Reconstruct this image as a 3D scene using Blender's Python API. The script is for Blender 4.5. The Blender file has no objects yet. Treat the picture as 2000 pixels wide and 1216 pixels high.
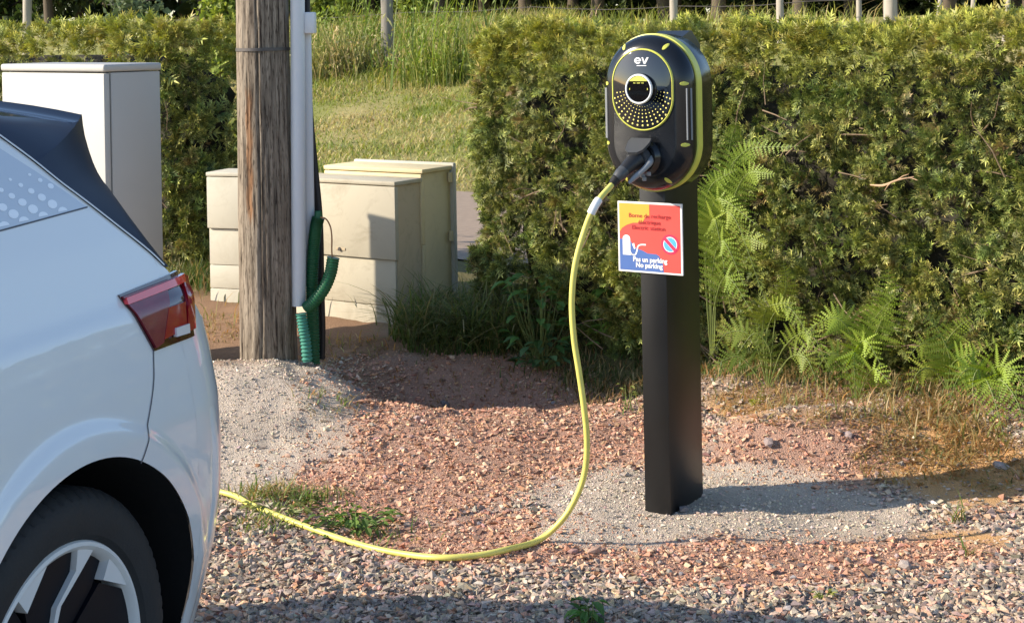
import bpy, bmesh, math, random
import numpy as np
from math import sin, cos, pi, radians, sqrt, atan2
from mathutils import Vector, Matrix

random.seed(7)
rng = np.random.default_rng(11)
scene = bpy.context.scene
COL = scene.collection

# ------------------------------------------------------------------ camera
CAM_H = 1.5
F = 3000.0                      # focal length in photograph pixels (2000 wide)
CX, CY = 1000.0, 60.0           # where the level optical axis meets the photograph
ROLL = 0.0185
cam_d = bpy.data.cameras.new('camera')
cam_d.sensor_width = 36.0
cam_d.lens = 36.0 * F / 2000.0
cam_d.shift_y = -(608.0 - CY) / 2000.0
cam_d.clip_start = 0.05
cam_d.clip_end = 2000.0
cam = bpy.data.objects.new('camera', cam_d)
COL.objects.link(cam)
cam.location = (0, 0, CAM_H)
cam.rotation_euler = (Matrix.Rotation(radians(90), 3, 'X') @ Matrix.Rotation(-ROLL, 3, 'Z')).to_euler()
scene.camera = cam

# ------------------------------------------------------------------ light
SUN_EL = radians(27.5)
TO_SUN = Vector((-0.993 * cos(SUN_EL), -0.115 * cos(SUN_EL), sin(SUN_EL))).normalized()
world = bpy.data.worlds.new('World')
scene.world = world
world.use_nodes = True
wn = world.node_tree
for n in list(wn.nodes):
    wn.nodes.remove(n)
sky = wn.nodes.new('ShaderNodeTexSky')
sky.sky_type = 'NISHITA'
sky.sun_disc = False
sky.sun_elevation = SUN_EL
sky.sun_rotation = atan2(TO_SUN.x, TO_SUN.y)
sky.dust_density = 0.6
sky.ozone_density = 2.2
bg = wn.nodes.new('ShaderNodeBackground')
bg.inputs['Strength'].default_value = 0.135
wo = wn.nodes.new('ShaderNodeOutputWorld')
wn.links.new(sky.outputs[0], bg.inputs[0])
wn.links.new(bg.outputs[0], wo.inputs[0])
sun_d = bpy.data.lights.new('sun', 'SUN')
sun_d.energy = 4.3
sun_d.angle = radians(0.55)
sun_d.color = (1.0, 0.885, 0.725)
sun = bpy.data.objects.new('sun', sun_d)
COL.objects.link(sun)
sun.rotation_euler = TO_SUN.to_track_quat('Z', 'Y').to_euler()
sun.location = (-8, -2, 9)

vs = scene.view_settings
vs.view_transform = 'Standard'
vs.look = 'None'
vs.exposure = 0.88
vs.gamma = 1.0
vs.use_curve_mapping = False
scene.cycles.use_denoising = True
scene.cycles.max_bounces = 7
scene.cycles.diffuse_bounces = 3
scene.cycles.glossy_bounces = 4
scene.cycles.transmission_bounces = 4
scene.cycles.caustics_reflective = False
scene.cycles.caustics_refractive = False

# ------------------------------------------------------------------ pixel <-> place
cr, sr = cos(ROLL), sin(ROLL)


def ray(px, py):
    a, b = (px - CX) / F, (py - CY) / F
    return cr * a - sr * b, sr * a + cr * b          # X/Y, (H-z)/Y


def P(px, py, Y):
    a, b = ray(px, py)
    return Vector((a * Y, Y, CAM_H - b * Y))


def proj(X, Y, Z):
    a, b = X / Y, (CAM_H - Z) / Y
    return CX + F * (cr * a + sr * b), CY + F * (-sr * a + cr * b)


def sstep(a, b, x):
    t = np.clip((x - a) / (b - a), 0, 1)
    return t * t * (3 - 2 * t)


_tab = np.random.default_rng(5).random((256, 256))


def vnoise(x, y):
    x = np.asarray(x, float); y = np.asarray(y, float)
    xi = np.floor(x).astype(int); yi = np.floor(y).astype(int)
    fx = x - xi; fy = y - yi
    fx = fx * fx * (3 - 2 * fx); fy = fy * fy * (3 - 2 * fy)
    g = lambda i, j: _tab[i & 255, j & 255]
    return ((g(xi, yi) * (1 - fx) + g(xi + 1, yi) * fx) * (1 - fy)
            + (g(xi, yi + 1) * (1 - fx) + g(xi + 1, yi + 1) * fx) * fy) * 2 - 1


def fbm(x, y, o=4):
    s = 0; a = 1; t = 0
    for k in range(o):
        s = s + a * vnoise(x * 2 ** k + 17.3 * k, y * 2 ** k + 5.1 * k); t += a; a *= 0.5
    return s / t


def ground_z(X, Y):
    X = np.asarray(X, float); Y = np.asarray(Y, float)
    q = Y + 0.8 * X
    z = 0.10 * sstep(6.1, 7.0, q) * (1 - sstep(8.6, 9.5, q))
    z = z + 1.62 * sstep(14.0, 33.0, q) * (1 - 0.0 * q) + 0.0
    z = z + 0.19 * np.exp(-(np.abs(X + 1.05) / 0.42) ** 2.6 - (np.abs(Y - 6.15) / 0.46) ** 2.4)
    z = z + 0.045 * np.exp(-((X + 0.28) / 0.48) ** 2 - ((Y - 5.75) / 0.34) ** 2)
    z = z + 0.125 * np.exp(-(np.abs(X - 0.98) / 0.34) ** 2.6 - (np.abs(Y - 5.42) / 0.23) ** 2.4)
    z = z + 0.05 * np.exp(-((X - 1.9) / 0.5) ** 2 - ((Y - 5.45) / 0.30) ** 2)
    z = z - 0.035 * np.exp(-((X - 1.12) / 0.36) ** 2 - ((Y - 4.62) / 0.22) ** 2)
    z = z - 0.25 * np.exp(-(np.abs(X - 0.02) / 0.66) ** 3 - ((Y - 6.58) / 0.34) ** 2)
    near = (1 - sstep(9, 14, Y)) * sstep(0.05, 0.35, np.hypot(X - 0.47, Y - 4.84))
    z = z + near * (0.022 * fbm(X * 2.1, Y * 2.1) + (0.010 + 0.012 * np.exp(-((X + .8) / .7) ** 2 - ((Y - 5.9) / .6) ** 2)) * fbm(X * 9, Y * 9, 3) + np.exp(-((X + .1) / .9) ** 2 - ((Y - 6.1) / .6) ** 2) * (0.024 * fbm(X * 5 + 3, Y * 5, 3) + .012 * fbm(X * 13, Y * 13, 2)))
    far = sstep(15, 20, q) * (1 - sstep(60, 90, q))
    z = z + far * 0.10 * fbm(X * 0.5, Y * 0.5)
    return z


def gz(x, y):
    return float(ground_z(np.array([x]), np.array([y]))[0])


def G(px, py):
    """the place where the ground shows at this pixel"""
    a, b = ray(px, py)
    Y = CAM_H / max(b, 1e-4)
    for _ in range(25):
        Y = 0.5 * Y + 0.5 * (CAM_H - gz(a * Y, Y)) / b
    return Vector((a * Y, Y, gz(a * Y, Y)))


# ------------------------------------------------------------------ materials
MATS = {}


def new_mat(name):
    m = bpy.data.materials.new(name)
    m.use_nodes = True
    nt = m.node_tree
    b = nt.nodes['Principled BSDF']
    MATS[name] = m
    return m, nt, b


def mat(name, col, rough=0.5, metal=0.0, var=0.12, scale=30.0, bump=0.0, bscale=200.0, coat=0.0, stretch=None, spec=0.5):
    """base colour with a fine uneven tone and relief, in the object's own space"""
    m, nt, b = new_mat(name)
    L = nt.links
    tc = nt.nodes.new('ShaderNodeTexCoord')
    src = tc.outputs['Object']
    if stretch:
        mp = nt.nodes.new('ShaderNodeMapping')
        mp.inputs['Scale'].default_value = stretch
        L.new(src, mp.inputs[0]); src = mp.outputs[0]
    no = nt.nodes.new('ShaderNodeTexNoise')
    no.inputs['Scale'].default_value = scale
    no.inputs['Detail'].default_value = 6
    L.new(src, no.inputs['Vector'])
    mx = nt.nodes.new('ShaderNodeMix'); mx.data_type = 'RGBA'
    mx.inputs['A'].default_value = (*[max(0, c * (1 - var)) for c in col], 1)
    mx.inputs['B'].default_value = (*[min(1, c * (1 + var)) for c in col], 1)
    L.new(no.outputs['Fac'], mx.inputs['Factor'])
    L.new(mx.outputs['Result'], b.inputs['Base Color'])
    mr = nt.nodes.new('ShaderNodeMapRange')
    mr.inputs['To Min'].default_value = max(0.02, rough * 0.85)
    mr.inputs['To Max'].default_value = min(1, rough * 1.15)
    L.new(no.outputs['Fac'], mr.inputs['Value'])
    L.new(mr.outputs[0], b.inputs['Roughness'])
    b.inputs['Metallic'].default_value = metal
    b.inputs['Specular IOR Level'].default_value = spec
    b.inputs['Coat Weight'].default_value = coat
    b.inputs['Coat Roughness'].default_value = 0.04
    if bump > 0:
        n2 = nt.nodes.new('ShaderNodeTexNoise')
        n2.inputs['Scale'].default_value = bscale
        n2.inputs['Detail'].default_value = 5
        L.new(src, n2.inputs['Vector'])
        bp = nt.nodes.new('ShaderNodeBump')
        bp.inputs['Strength'].default_value = bump
        bp.inputs['Distance'].default_value = 0.004
        L.new(n2.outputs['Fac'], bp.inputs['Height'])
        L.new(bp.outputs[0], b.inputs['Normal'])
    return m


def leaf_mat(name, transl=0.3, rough=0.55):
    """colour of each leaf is stored with the leaf"""
    m, nt, b = new_mat(name)
    L = nt.links
    at = nt.nodes.new('ShaderNodeAttribute'); at.attribute_name = 'col'
    L.new(at.outputs['Color'], b.inputs['Base Color'])
    b.inputs['Roughness'].default_value = rough
    b.inputs['Specular IOR Level'].default_value = 0.35
    tr = nt.nodes.new('ShaderNodeBsdfTranslucent')
    hs = nt.nodes.new('ShaderNodeHueSaturation')
    hs.inputs['Saturation'].default_value = 1.15
    hs.inputs['Value'].default_value = 1.3
    L.new(at.outputs['Color'], hs.inputs['Color'])
    L.new(hs.outputs[0], tr.inputs['Color'])
    mx = nt.nodes.new('ShaderNodeMixShader')
    mx.inputs[0].default_value = transl
    out = nt.nodes['Material Output']
    L.new(b.outputs[0], mx.inputs[1]); L.new(tr.outputs[0], mx.inputs[2])
    L.new(mx.outputs[0], out.inputs['Surface'])
    return m


def ground_mat():
    m, nt, b = new_mat('ground')
    L = nt.links
    at = nt.nodes.new('ShaderNodeAttribute'); at.attribute_name = 'col'
    tc = nt.nodes.new('ShaderNodeTexCoord')
    no = nt.nodes.new('ShaderNodeTexNoise'); no.inputs['Scale'].default_value = 260; no.inputs['Detail'].default_value = 8
    no.inputs['Roughness'].default_value = 0.7
    L.new(tc.outputs['Object'], no.inputs['Vector'])
    cr_ = nt.nodes.new('ShaderNodeValToRGB')
    cr_.color_ramp.elements[0].position = 0.3; cr_.color_ramp.elements[0].color = (0.45, 0.45, 0.45, 1)
    cr_.color_ramp.elements[1].position = 0.68; cr_.color_ramp.elements[1].color = (1.25, 1.22, 1.2, 1)
    L.new(no.outputs['Fac'], cr_.inputs[0])
    mu = nt.nodes.new('ShaderNodeMix'); mu.data_type = 'RGBA'; mu.blend_type = 'MULTIPLY'
    mu.inputs['Factor'].default_value = 1
    L.new(at.outputs['Color'], mu.inputs['A']); L.new(cr_.outputs[0], mu.inputs['B'])
    L.new(mu.outputs['Result'], b.inputs['Base Color'])
    b.inputs['Roughness'].default_value = 0.95
    b.inputs['Specular IOR Level'].default_value = 0.15
    vo = nt.nodes.new('ShaderNodeTexVoronoi'); vo.inputs['Scale'].default_value = 230
    L.new(tc.outputs['Object'], vo.inputs['Vector'])
    ad = nt.nodes.new('ShaderNodeMath'); ad.operation = 'SUBTRACT'
    L.new(no.outputs['Fac'], ad.inputs[0]); L.new(vo.outputs['Distance'], ad.inputs[1])
    bp = nt.nodes.new('ShaderNodeBump'); bp.inputs['Strength'].default_value = 0.8; bp.inputs['Distance'].default_value = 0.005
    L.new(ad.outputs[0], bp.inputs['Height']); L.new(bp.outputs[0], b.inputs['Normal'])
    return m


def vcol_mat(name, rough=0.9, bump=0.5, bscale=300, nscale=90):
    m, nt, b = new_mat(name)
    L = nt.links
    at = nt.nodes.new('ShaderNodeAttribute'); at.attribute_name = 'col'
    tc = nt.nodes.new('ShaderNodeTexCoord')
    no = nt.nodes.new('ShaderNodeTexNoise'); no.inputs['Scale'].default_value = nscale; no.inputs['Detail'].default_value = 5
    L.new(tc.outputs['Object'], no.inputs['Vector'])
    mr = nt.nodes.new('ShaderNodeMapRange'); mr.inputs['To Min'].default_value = 0.7; mr.inputs['To Max'].default_value = 1.25
    L.new(no.outputs['Fac'], mr.inputs['Value'])
    mu = nt.nodes.new('ShaderNodeVectorMath'); mu.operation = 'SCALE'
    L.new(at.outputs['Color'], mu.inputs[0]); L.new(mr.outputs[0], mu.inputs['Scale'])
    L.new(mu.outputs[0], b.inputs['Base Color'])
    b.inputs['Roughness'].default_value = rough
    b.inputs['Specular IOR Level'].default_value = 0.25
    n2 = nt.nodes.new('ShaderNodeTexNoise'); n2.inputs['Scale'].default_value = bscale
    L.new(tc.outputs['Object'], n2.inputs['Vector'])
    bp = nt.nodes.new('ShaderNodeBump'); bp.inputs['Strength'].default_value = bump; bp.inputs['Distance'].default_value = 0.003
    L.new(n2.outputs['Fac'], bp.inputs['Height']); L.new(bp.outputs[0], b.inputs['Normal'])
    return m


M_ground = ground_mat()
M_stone = vcol_mat('stone')
M_leaf = leaf_mat('leaf', 0.30)
M_needle = leaf_mat('needle', 0.14, 0.5)
M_grass = leaf_mat('grass', 0.35, 0.5)
M_bark = mat('bark', (0.10, 0.075, 0.05), 0.9, var=0.4, scale=12, bump=0.6, bscale=40, stretch=(1, 1, 0.2))
M_core = mat('shaded_dead_twigs', (0.030, 0.026, 0.016), 0.95, var=0.6, scale=25, bump=0.8, bscale=60)  # near-black tone stands in for the shade deep inside the hedge
M_twig = mat('twig', (0.23, 0.16, 0.10), 0.8, var=0.3, scale=40)
M_carpaint = mat('white_car_paint', (0.72, 0.74, 0.75), 0.32, var=0.01, scale=3, coat=1.0)
M_carblack = mat('black_car_paint', (0.004, 0.010, 0.034), 0.38, var=0.1, scale=3, coat=0.0, spec=0.22)
M_carroof = mat('black_roof_paint', (0.005, 0.009, 0.020), 0.14, var=0.1, scale=3, coat=0.7)
M_carglass = mat('car_glass', (0.008, 0.010, 0.012), 0.04, var=0.05, scale=3, coat=1.0)
M_plasticblk = mat('black_plastic', (0.012, 0.012, 0.013), 0.45, var=0.2, scale=60, bump=0.15, bscale=600)
M_liner = mat('wheel_liner', (0.006, 0.006, 0.007), 0.9, var=0.2, scale=40)
M_tyre = mat('tyre_rubber', (0.020, 0.020, 0.021), 0.75, var=0.5, scale=14, bump=0.2, bscale=150)
M_rim = mat('rim_silver', (0.70, 0.70, 0.69), 0.40, metal=0.0, var=0.05, scale=20)
M_rimblk = mat('rim_black', (0.004, 0.005, 0.009), 0.45, var=0.2, scale=20, spec=0.2)
M_lampred = mat('lamp_red', (0.34, 0.008, 0.018), 0.10, var=0.15, scale=25, coat=1.0)
M_lampbright = mat('lamp_bright_red', (0.75, 0.015, 0.03), 0.10, var=0.1, scale=25, coat=1.0)
M_lampsmoke = mat('lamp_smoked', (0.20, 0.022, 0.035), 0.18, var=0.35, scale=30, coat=0.4)
M_lampdark = mat('lamp_dark', (0.05, 0.004, 0.008), 0.10, var=0.2, scale=30, coat=1.0)
M_lampwhite = mat('lamp_white', (0.75, 0.70, 0.68), 0.15, var=0.05, coat=1.0)
M_decal = mat('decal_dot', (0.86, 0.89, 0.93), 0.32, var=0.01, coat=1.0)
M_seam = mat('seam', (0.10, 0.11, 0.13), 0.8, var=0.1)
M_post = mat('powder_black', (0.0085, 0.009, 0.010), 0.36, var=0.75, scale=7, bump=0.12, bscale=500, stretch=(1, 1, 0.35))
M_charger = mat('charger_black', (0.008, 0.009, 0.011), 0.17, var=0.15, scale=30, bump=0.04, bscale=700)
M_gloss = mat('gloss_black', (0.004, 0.004, 0.005), 0.05, var=0.1, coat=1.0)
M_lime = mat('lime', (0.60, 0.60, 0.10), 0.42, var=0.08, scale=40)
M_limecable = mat('cable_lime', (0.70, 0.645, 0.155), 0.45, var=0.2, scale=22, bump=0.08, bscale=300)
M_white = mat('white_plastic', (0.78, 0.79, 0.78), 0.4, var=0.04)
M_greyp = mat('grey_plastic', (0.23, 0.24, 0.25), 0.4, var=0.12, scale=60)
M_darkp = mat('dark_grey_plastic', (0.055, 0.058, 0.062), 0.4, var=0.15, scale=60)
M_cabinet = mat('cabinet_white', (0.43, 0.42, 0.39), 0.5, var=0.035, scale=6, bump=0.05, bscale=400)
M_guard = mat('guard_grey', (0.63, 0.65, 0.67), 0.45, var=0.06, scale=14, stretch=(1, 1, 0.15))
M_corr = mat('green_conduit', (0.010, 0.10, 0.036), 0.45, var=0.25, scale=25)
M_corrlight = mat('teal_conduit', (0.06, 0.26, 0.19), 0.5, var=0.25, scale=25)
M_copper = mat('copper', (0.34, 0.17, 0.08), 0.45, metal=0.5, var=0.2)
M_rubber = mat('cable_black', (0.012, 0.012, 0.013), 0.55, var=0.2)
M_steel = mat('steel_strap', (0.10, 0.09, 0.085), 0.5, metal=0.6, var=0.3, scale=40)
M_asphalt = mat('lane_asphalt', (0.30, 0.225, 0.165), 0.95, var=0.25, scale=18, bump=0.6, bscale=120)
M_postwood = mat('pale_fence_wood', (0.36, 0.32, 0.265), 0.85, var=0.3, scale=20, bump=0.5, bscale=40, stretch=(1, 1, 0.15))
M_oldwood = mat('old_fence_wood', (0.22, 0.20, 0.17), 0.9, var=0.4, scale=25, bump=0.6, bscale=40, stretch=(1, 1, 0.15))


def beige_mat(name, col, stain):
    m = mat(name, col, 0.75, var=0.06, scale=5, bump=0.15, bscale=250)
    nt = m.node_tree; L = nt.links; b = nt.nodes['Principled BSDF']
    src = b.inputs['Base Color'].links[0].from_socket
    tc = nt.nodes.new('ShaderNodeTexCoord')
    no = nt.nodes.new('ShaderNodeTexNoise'); no.inputs['Scale'].default_value = 4.5; no.inputs['Detail'].default_value = 9
    no.inputs['Roughness'].default_value = 0.72; no.inputs['Distortion'].default_value = 1.2
    L.new(tc.outputs['Object'], no.inputs['Vector'])
    rp = nt.nodes.new('ShaderNodeValToRGB')
    rp.color_ramp.elements[0].position = 0.50; rp.color_ramp.elements[0].color = (0, 0, 0, 1)
    rp.color_ramp.elements[1].position = 0.72; rp.color_ramp.elements[1].color = (0.75, 0.75, 0.75, 1)
    L.new(no.outputs['Fac'], rp.inputs[0])
    mx = nt.nodes.new('ShaderNodeMix'); mx.data_type = 'RGBA'
    mx.inputs['B'].default_value = (*stain, 1)
    L.new(rp.outputs[0], mx.inputs['Factor']); L.new(src, mx.inputs['A'])
    L.new(mx.outputs['Result'], b.inputs['Base Color'])
    return m


M_beige = beige_mat('beige_box', (0.50, 0.45, 0.34), (0.34, 0.29, 0.205))
M_beigepale = beige_mat('pale_beige_box', (0.52, 0.49, 0.40), (0.42, 0.385, 0.30))
M_beigeyel = beige_mat('yellow_beige_box', (0.70, 0.585, 0.345), (0.56, 0.46, 0.27))
M_beigedirty = beige_mat('weathered_beige_box', (0.54, 0.43, 0.28), (0.30, 0.24, 0.15))


def pole_mat():
    m, nt, b = new_mat('pole_wood')
    L = nt.links
    tc = nt.nodes.new('ShaderNodeTexCoord')
    mp = nt.nodes.new('ShaderNodeMapping'); mp.inputs['Scale'].default_value = (1, 1, 0.055)
    L.new(tc.outputs['Object'], mp.inputs[0])
    no = nt.nodes.new('ShaderNodeTexNoise'); no.inputs['Scale'].default_value = 75; no.inputs['Detail'].default_value = 8
    no.inputs['Roughness'].default_value = 0.65
    L.new(mp.outputs[0], no.inputs['Vector'])
    rp = nt.nodes.new('ShaderNodeValToRGB')
    e = rp.color_ramp.elements
    e[0].position = 0.34; e[0].color = (0.045, 0.034, 0.027, 1)
    e[1].position = 0.66; e[1].color = (0.41, 0.345, 0.27, 1)
    x = e.new(0.47); x.color = (0.235, 0.19, 0.145, 1)
    L.new(no.outputs['Fac'], rp.inputs[0])
    # broad weathering
    n2 = nt.nodes.new('ShaderNodeTexNoise'); n2.inputs['Scale'].default_value = 5; n2.inputs['Detail'].default_value = 4
    L.new(tc.outputs['Object'], n2.inputs['Vector'])
    mx = nt.nodes.new('ShaderNodeMix'); mx.data_type = 'RGBA'; mx.blend_type = 'MULTIPLY'
    mx.inputs['B'].default_value = (0.72, 0.72, 0.70, 1)
    L.new(n2.outputs['Fac'], mx.inputs['Factor']); L.new(rp.outputs[0], mx.inputs['A'])
    mp3 = nt.nodes.new('ShaderNodeMapping'); mp3.inputs['Scale'].default_value = (1, 1, 0.13)
    L.new(tc.outputs['Object'], mp3.inputs[0])
    n3 = nt.nodes.new('ShaderNodeTexNoise'); n3.inputs['Scale'].default_value = 210; n3.inputs['Detail'].default_value = 4
    L.new(mp3.outputs[0], n3.inputs['Vector'])
    r3 = nt.nodes.new('ShaderNodeValToRGB')
    r3.color_ramp.elements[0].position = 0.34; r3.color_ramp.elements[0].color = (0.25, 0.22, 0.2, 1)
    r3.color_ramp.elements[1].position = 0.46; r3.color_ramp.elements[1].color = (1, 1, 1, 1)
    L.new(n3.outputs['Fac'], r3.inputs[0])
    m3 = nt.nodes.new('ShaderNodeMix'); m3.data_type = 'RGBA'; m3.blend_type = 'MULTIPLY'; m3.inputs['Factor'].default_value = .85
    L.new(mx.outputs['Result'], m3.inputs['A']); L.new(r3.outputs[0], m3.inputs['B'])
    mx = m3
    # rust-orange stripe where the bark coat has worn off: stored on the mesh
    at = nt.nodes.new('ShaderNodeAttribute'); at.attribute_name = 'stain'
    m2 = nt.nodes.new('ShaderNodeMix'); m2.data_type = 'RGBA'; m2.blend_type = 'MULTIPLY'
    m2.inputs['B'].default_value = (0.98, 0.62, 0.40, 1)
    L.new(at.outputs['Fac'], m2.inputs['Factor']); L.new(mx.outputs['Result'], m2.inputs['A'])
    L.new(m2.outputs['Result'], b.inputs['Base Color'])
    b.inputs['Roughness'].default_value = 0.9
    b.inputs['Specular IOR Level'].default_value = 0.2
    bp = nt.nodes.new('ShaderNodeBump'); bp.inputs['Strength'].default_value = 0.7; bp.inputs['Distance'].default_value = 0.005
    L.new(no.outputs['Fac'], bp.inputs['Height']); L.new(bp.outputs[0], b.inputs['Normal'])
    return m


M_pole = pole_mat()


# ------------------------------------------------------------------ mesh helpers
def np_mesh(name, verts, faces, attrs=None, smooth=False):
    """verts (n,3), faces (m,k) with one k"""
    verts = np.asarray(verts, np.float32); faces = np.asarray(faces, np.int32)
    me = bpy.data.meshes.new(name)
    m, k = faces.shape
    me.vertices.add(len(verts)); me.vertices.foreach_set('co', verts.ravel())
    me.loops.add(m * k); me.loops.foreach_set('vertex_index', faces.ravel())
    me.polygons.add(m)
    me.polygons.foreach_set('loop_start', np.arange(0, m * k, k, dtype=np.int32))
    me.update(calc_edges=True)
    me.polygons.foreach_set('use_smooth', np.full(m, bool(smooth)))
    for an, dat in (attrs or {}).items():
        dat = np.asarray(dat, np.float32)
        if dat.ndim == 1:
            a = me.attributes.new(an, 'FLOAT', 'POINT'); a.data.foreach_set('value', dat)
        else:
            d4 = np.ones((len(verts), 4), np.float32); d4[:, :3] = dat
            a = me.attributes.new(an, 'FLOAT_COLOR', 'POINT'); a.data.foreach_set('color', d4.ravel())
    me.validate()
    return me


def obj(name, me, m=None, parent=None, loc=None, rot=None):
    o = bpy.data.objects.new(name, me)
    COL.objects.link(o)
    if m is not None and me is not None and not me.materials:
        me.materials.append(m)
    if parent is not None:
        o.parent = parent
    if loc is not None:
        o.location = loc
    if rot is not None:
        o.rotation_euler = rot
    return o


def tag(o, label=None, cat=None, group=None, kind=None):
    if label: o['label'] = label
    if cat: o['category'] = cat
    if group: o['group'] = group
    if kind: o['kind'] = kind
    return o


def thing(name, label, cat, loc=(0, 0, 0), rotz=0.0, group=None):
    o = bpy.data.objects.new(name, None)
    o.empty_display_size = 0.1
    COL.objects.link(o)
    o.location = loc; o.rotation_euler = (0, 0, rotz)
    return tag(o, label, cat, group)


class MB:
    """collects shapes into one mesh"""
    def __init__(s):
        s.v = []; s.f = []

    def add(s, vs, fs):
        n = len(s.v)
        s.v += [tuple(p) for p in vs]
        s.f += [tuple(i + n for i in f) for f in fs]

    def box(s, lo, hi, bev=0.0, seg=2, rot=None, at=None):
        bm = bmesh.new()
        bmesh.ops.create_cube(bm, size=1)
        for v in bm.verts:
            v.co = Vector([lo[i] + (v.co[i] + 0.5) * (hi[i] - lo[i]) for i in range(3)])
        if bev > 0:
            bmesh.ops.bevel(bm, geom=bm.edges[:], offset=bev, segments=seg, affect='EDGES', profile=0.5)
        if rot is not None:
            bmesh.ops.transform(bm, matrix=rot, verts=bm.verts)
        bm.verts.index_update()
        s.add([v.co.copy() for v in bm.verts], [[v.index for v in f.verts] for f in bm.faces])
        bm.free()

    def tube(s, pts, rad, n=12, cap=True):
        pts = [Vector(p) for p in pts]
        if not hasattr(rad, '__len__'):
            rad = [rad] * len(pts)
        vs, fs = [], []
        up = Vector((0, 0, 1))
        t0 = (pts[1] - pts[0]).normalized()
        if abs(t0.dot(up)) > 0.95:
            up = Vector((1, 0, 0))
        a = t0.cross(up).normalized()
        for i, p in enumerate(pts):
            t = (pts[min(i + 1, len(pts) - 1)] - pts[max(i - 1, 0)]).normalized()
            a = (a - t * a.dot(t)).normalized()
            b = t.cross(a)
            for k in range(n):
                q = 2 * pi * k / n
                vs.append(p + (a * cos(q) + b * sin(q)) * rad[i])
        for i in range(len(pts) - 1):
            for k in range(n):
                k2 = (k + 1) % n
                fs.append((i * n + k, i * n + k2, (i + 1) * n + k2, (i + 1) * n + k))
        if cap:
            fs.append(tuple(reversed(range(n))))
            fs.append(tuple(range((len(pts) - 1) * n, len(pts) * n)))
        s.add(vs, fs)

    def loft(s, rings, closed=True, cap0=False, cap1=False):
        n = len(rings[0]); vs = [p for r in rings for p in r]; fs = []
        for i in range(len(rings) - 1):
            for k in range(n if closed else n - 1):
                k2 = (k + 1) % n
                fs.append((i * n + k, i * n + k2, (i + 1) * n + k2, (i + 1) * n + k))
        if cap0: fs.append(tuple(reversed(range(n))))
        if cap1: fs.append(tuple(range((len(rings) - 1) * n, len(rings) * n)))
        s.add(vs, fs)

    def prism(s, poly, f0, f1):
        """poly list of 2D, f0/f1 map 2D to 3D for back and front"""
        n = len(poly)
        vs = [f0(p) for p in poly] + [f1(p) for p in poly]
        fs = [tuple(range(n)), tuple(reversed(range(n, 2 * n)))]
        fs += [(k, n + k, n + (k + 1) % n, (k + 1) % n) for k in range(n)]
        s.add(vs, fs)

    def mesh(s, name, smooth=None):
        me = bpy.data.meshes.new(name)
        me.from_pydata([tuple(p) for p in s.v], [], s.f)
        bm = bmesh.new(); bm.from_mesh(me)
        bmesh.ops.recalc_face_normals(bm, faces=bm.faces)
        bm.to_mesh(me); bm.free()
        if smooth is not None:
            me.polygons.foreach_set('use_smooth', [True] * len(me.polygons))
            me.set_sharp_from_angle(angle=radians(smooth))
        me.update()
        return me

    def build(s, name, m, parent=None, smooth=None, loc=None, rot=None):
        return obj(name, s.mesh(name, smooth), m, parent, loc, rot)


def spline(pts, n):
    """Catmull-Rom through the points"""
    pts = [Vector(p) for p in pts]
    P_ = [2 * pts[0] - pts[1]] + pts + [2 * pts[-1] - pts[-2]]
    out = []
    m = len(pts) - 1
    for i in range(n):
        t = i / (n - 1) * m
        k = min(int(t), m - 1); u = t - k
        a, b, c, d = P_[k], P_[k + 1], P_[k + 2], P_[k + 3]
        out.append(0.5 * ((2 * b) + (c - a) * u + (2 * a - 5 * b + 4 * c - d) * u * u + (3 * b - a - 3 * c + d) * u ** 3))
    return out


def text_mesh(txt, size, extrude=0.0004, bold=0.0, align='CENTER', shear=0.0, xscale=1.0):
    cu = bpy.data.curves.new('txt', 'FONT')
    cu.body = txt; cu.size = size; cu.extrude = extrude; cu.offset = bold
    cu.align_x = align; cu.align_y = 'CENTER'; cu.shear = shear; cu.resolution_u = 3
    o = bpy.data.objects.new('txt', cu); COL.objects.link(o)
    dg = bpy.context.evaluated_depsgraph_get()
    me = bpy.data.meshes.new_from_object(o.evaluated_get(dg))
    bpy.data.objects.remove(o); bpy.data.curves.remove(cu)
    if xscale != 1.0:
        me.transform(Matrix.Diagonal((xscale, 1, 1, 1)))
    return me


def rand_rot(dirs, spin):
    """rotation matrices (n,3,3) whose z column is dirs, spun about it"""
    d = dirs / np.linalg.norm(dirs, axis=1, keepdims=True)
    ref = np.where(np.abs(d[:, 2:3]) > 0.9, np.array([[1.0, 0, 0]]), np.array([[0, 0, 1.0]]))
    x = np.cross(ref, d); x /= np.linalg.norm(x, axis=1, keepdims=True)
    y = np.cross(d, x)
    c, s_ = np.cos(spin)[:, None], np.sin(spin)[:, None]
    x2 = x * c + y * s_; y2 = -x * s_ + y * c
    return np.stack([x2, y2, d], axis=2)


def flat_rot(dirs, nrm):
    """z column along dirs, y column as near to nrm as that allows"""
    d = dirs / np.linalg.norm(dirs, axis=1, keepdims=True)
    y = nrm - (nrm * d).sum(1, keepdims=True) * d
    y /= np.linalg.norm(y, axis=1, keepdims=True) + 1e-9
    return np.stack([np.cross(y, d), y, d], axis=2)


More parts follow.
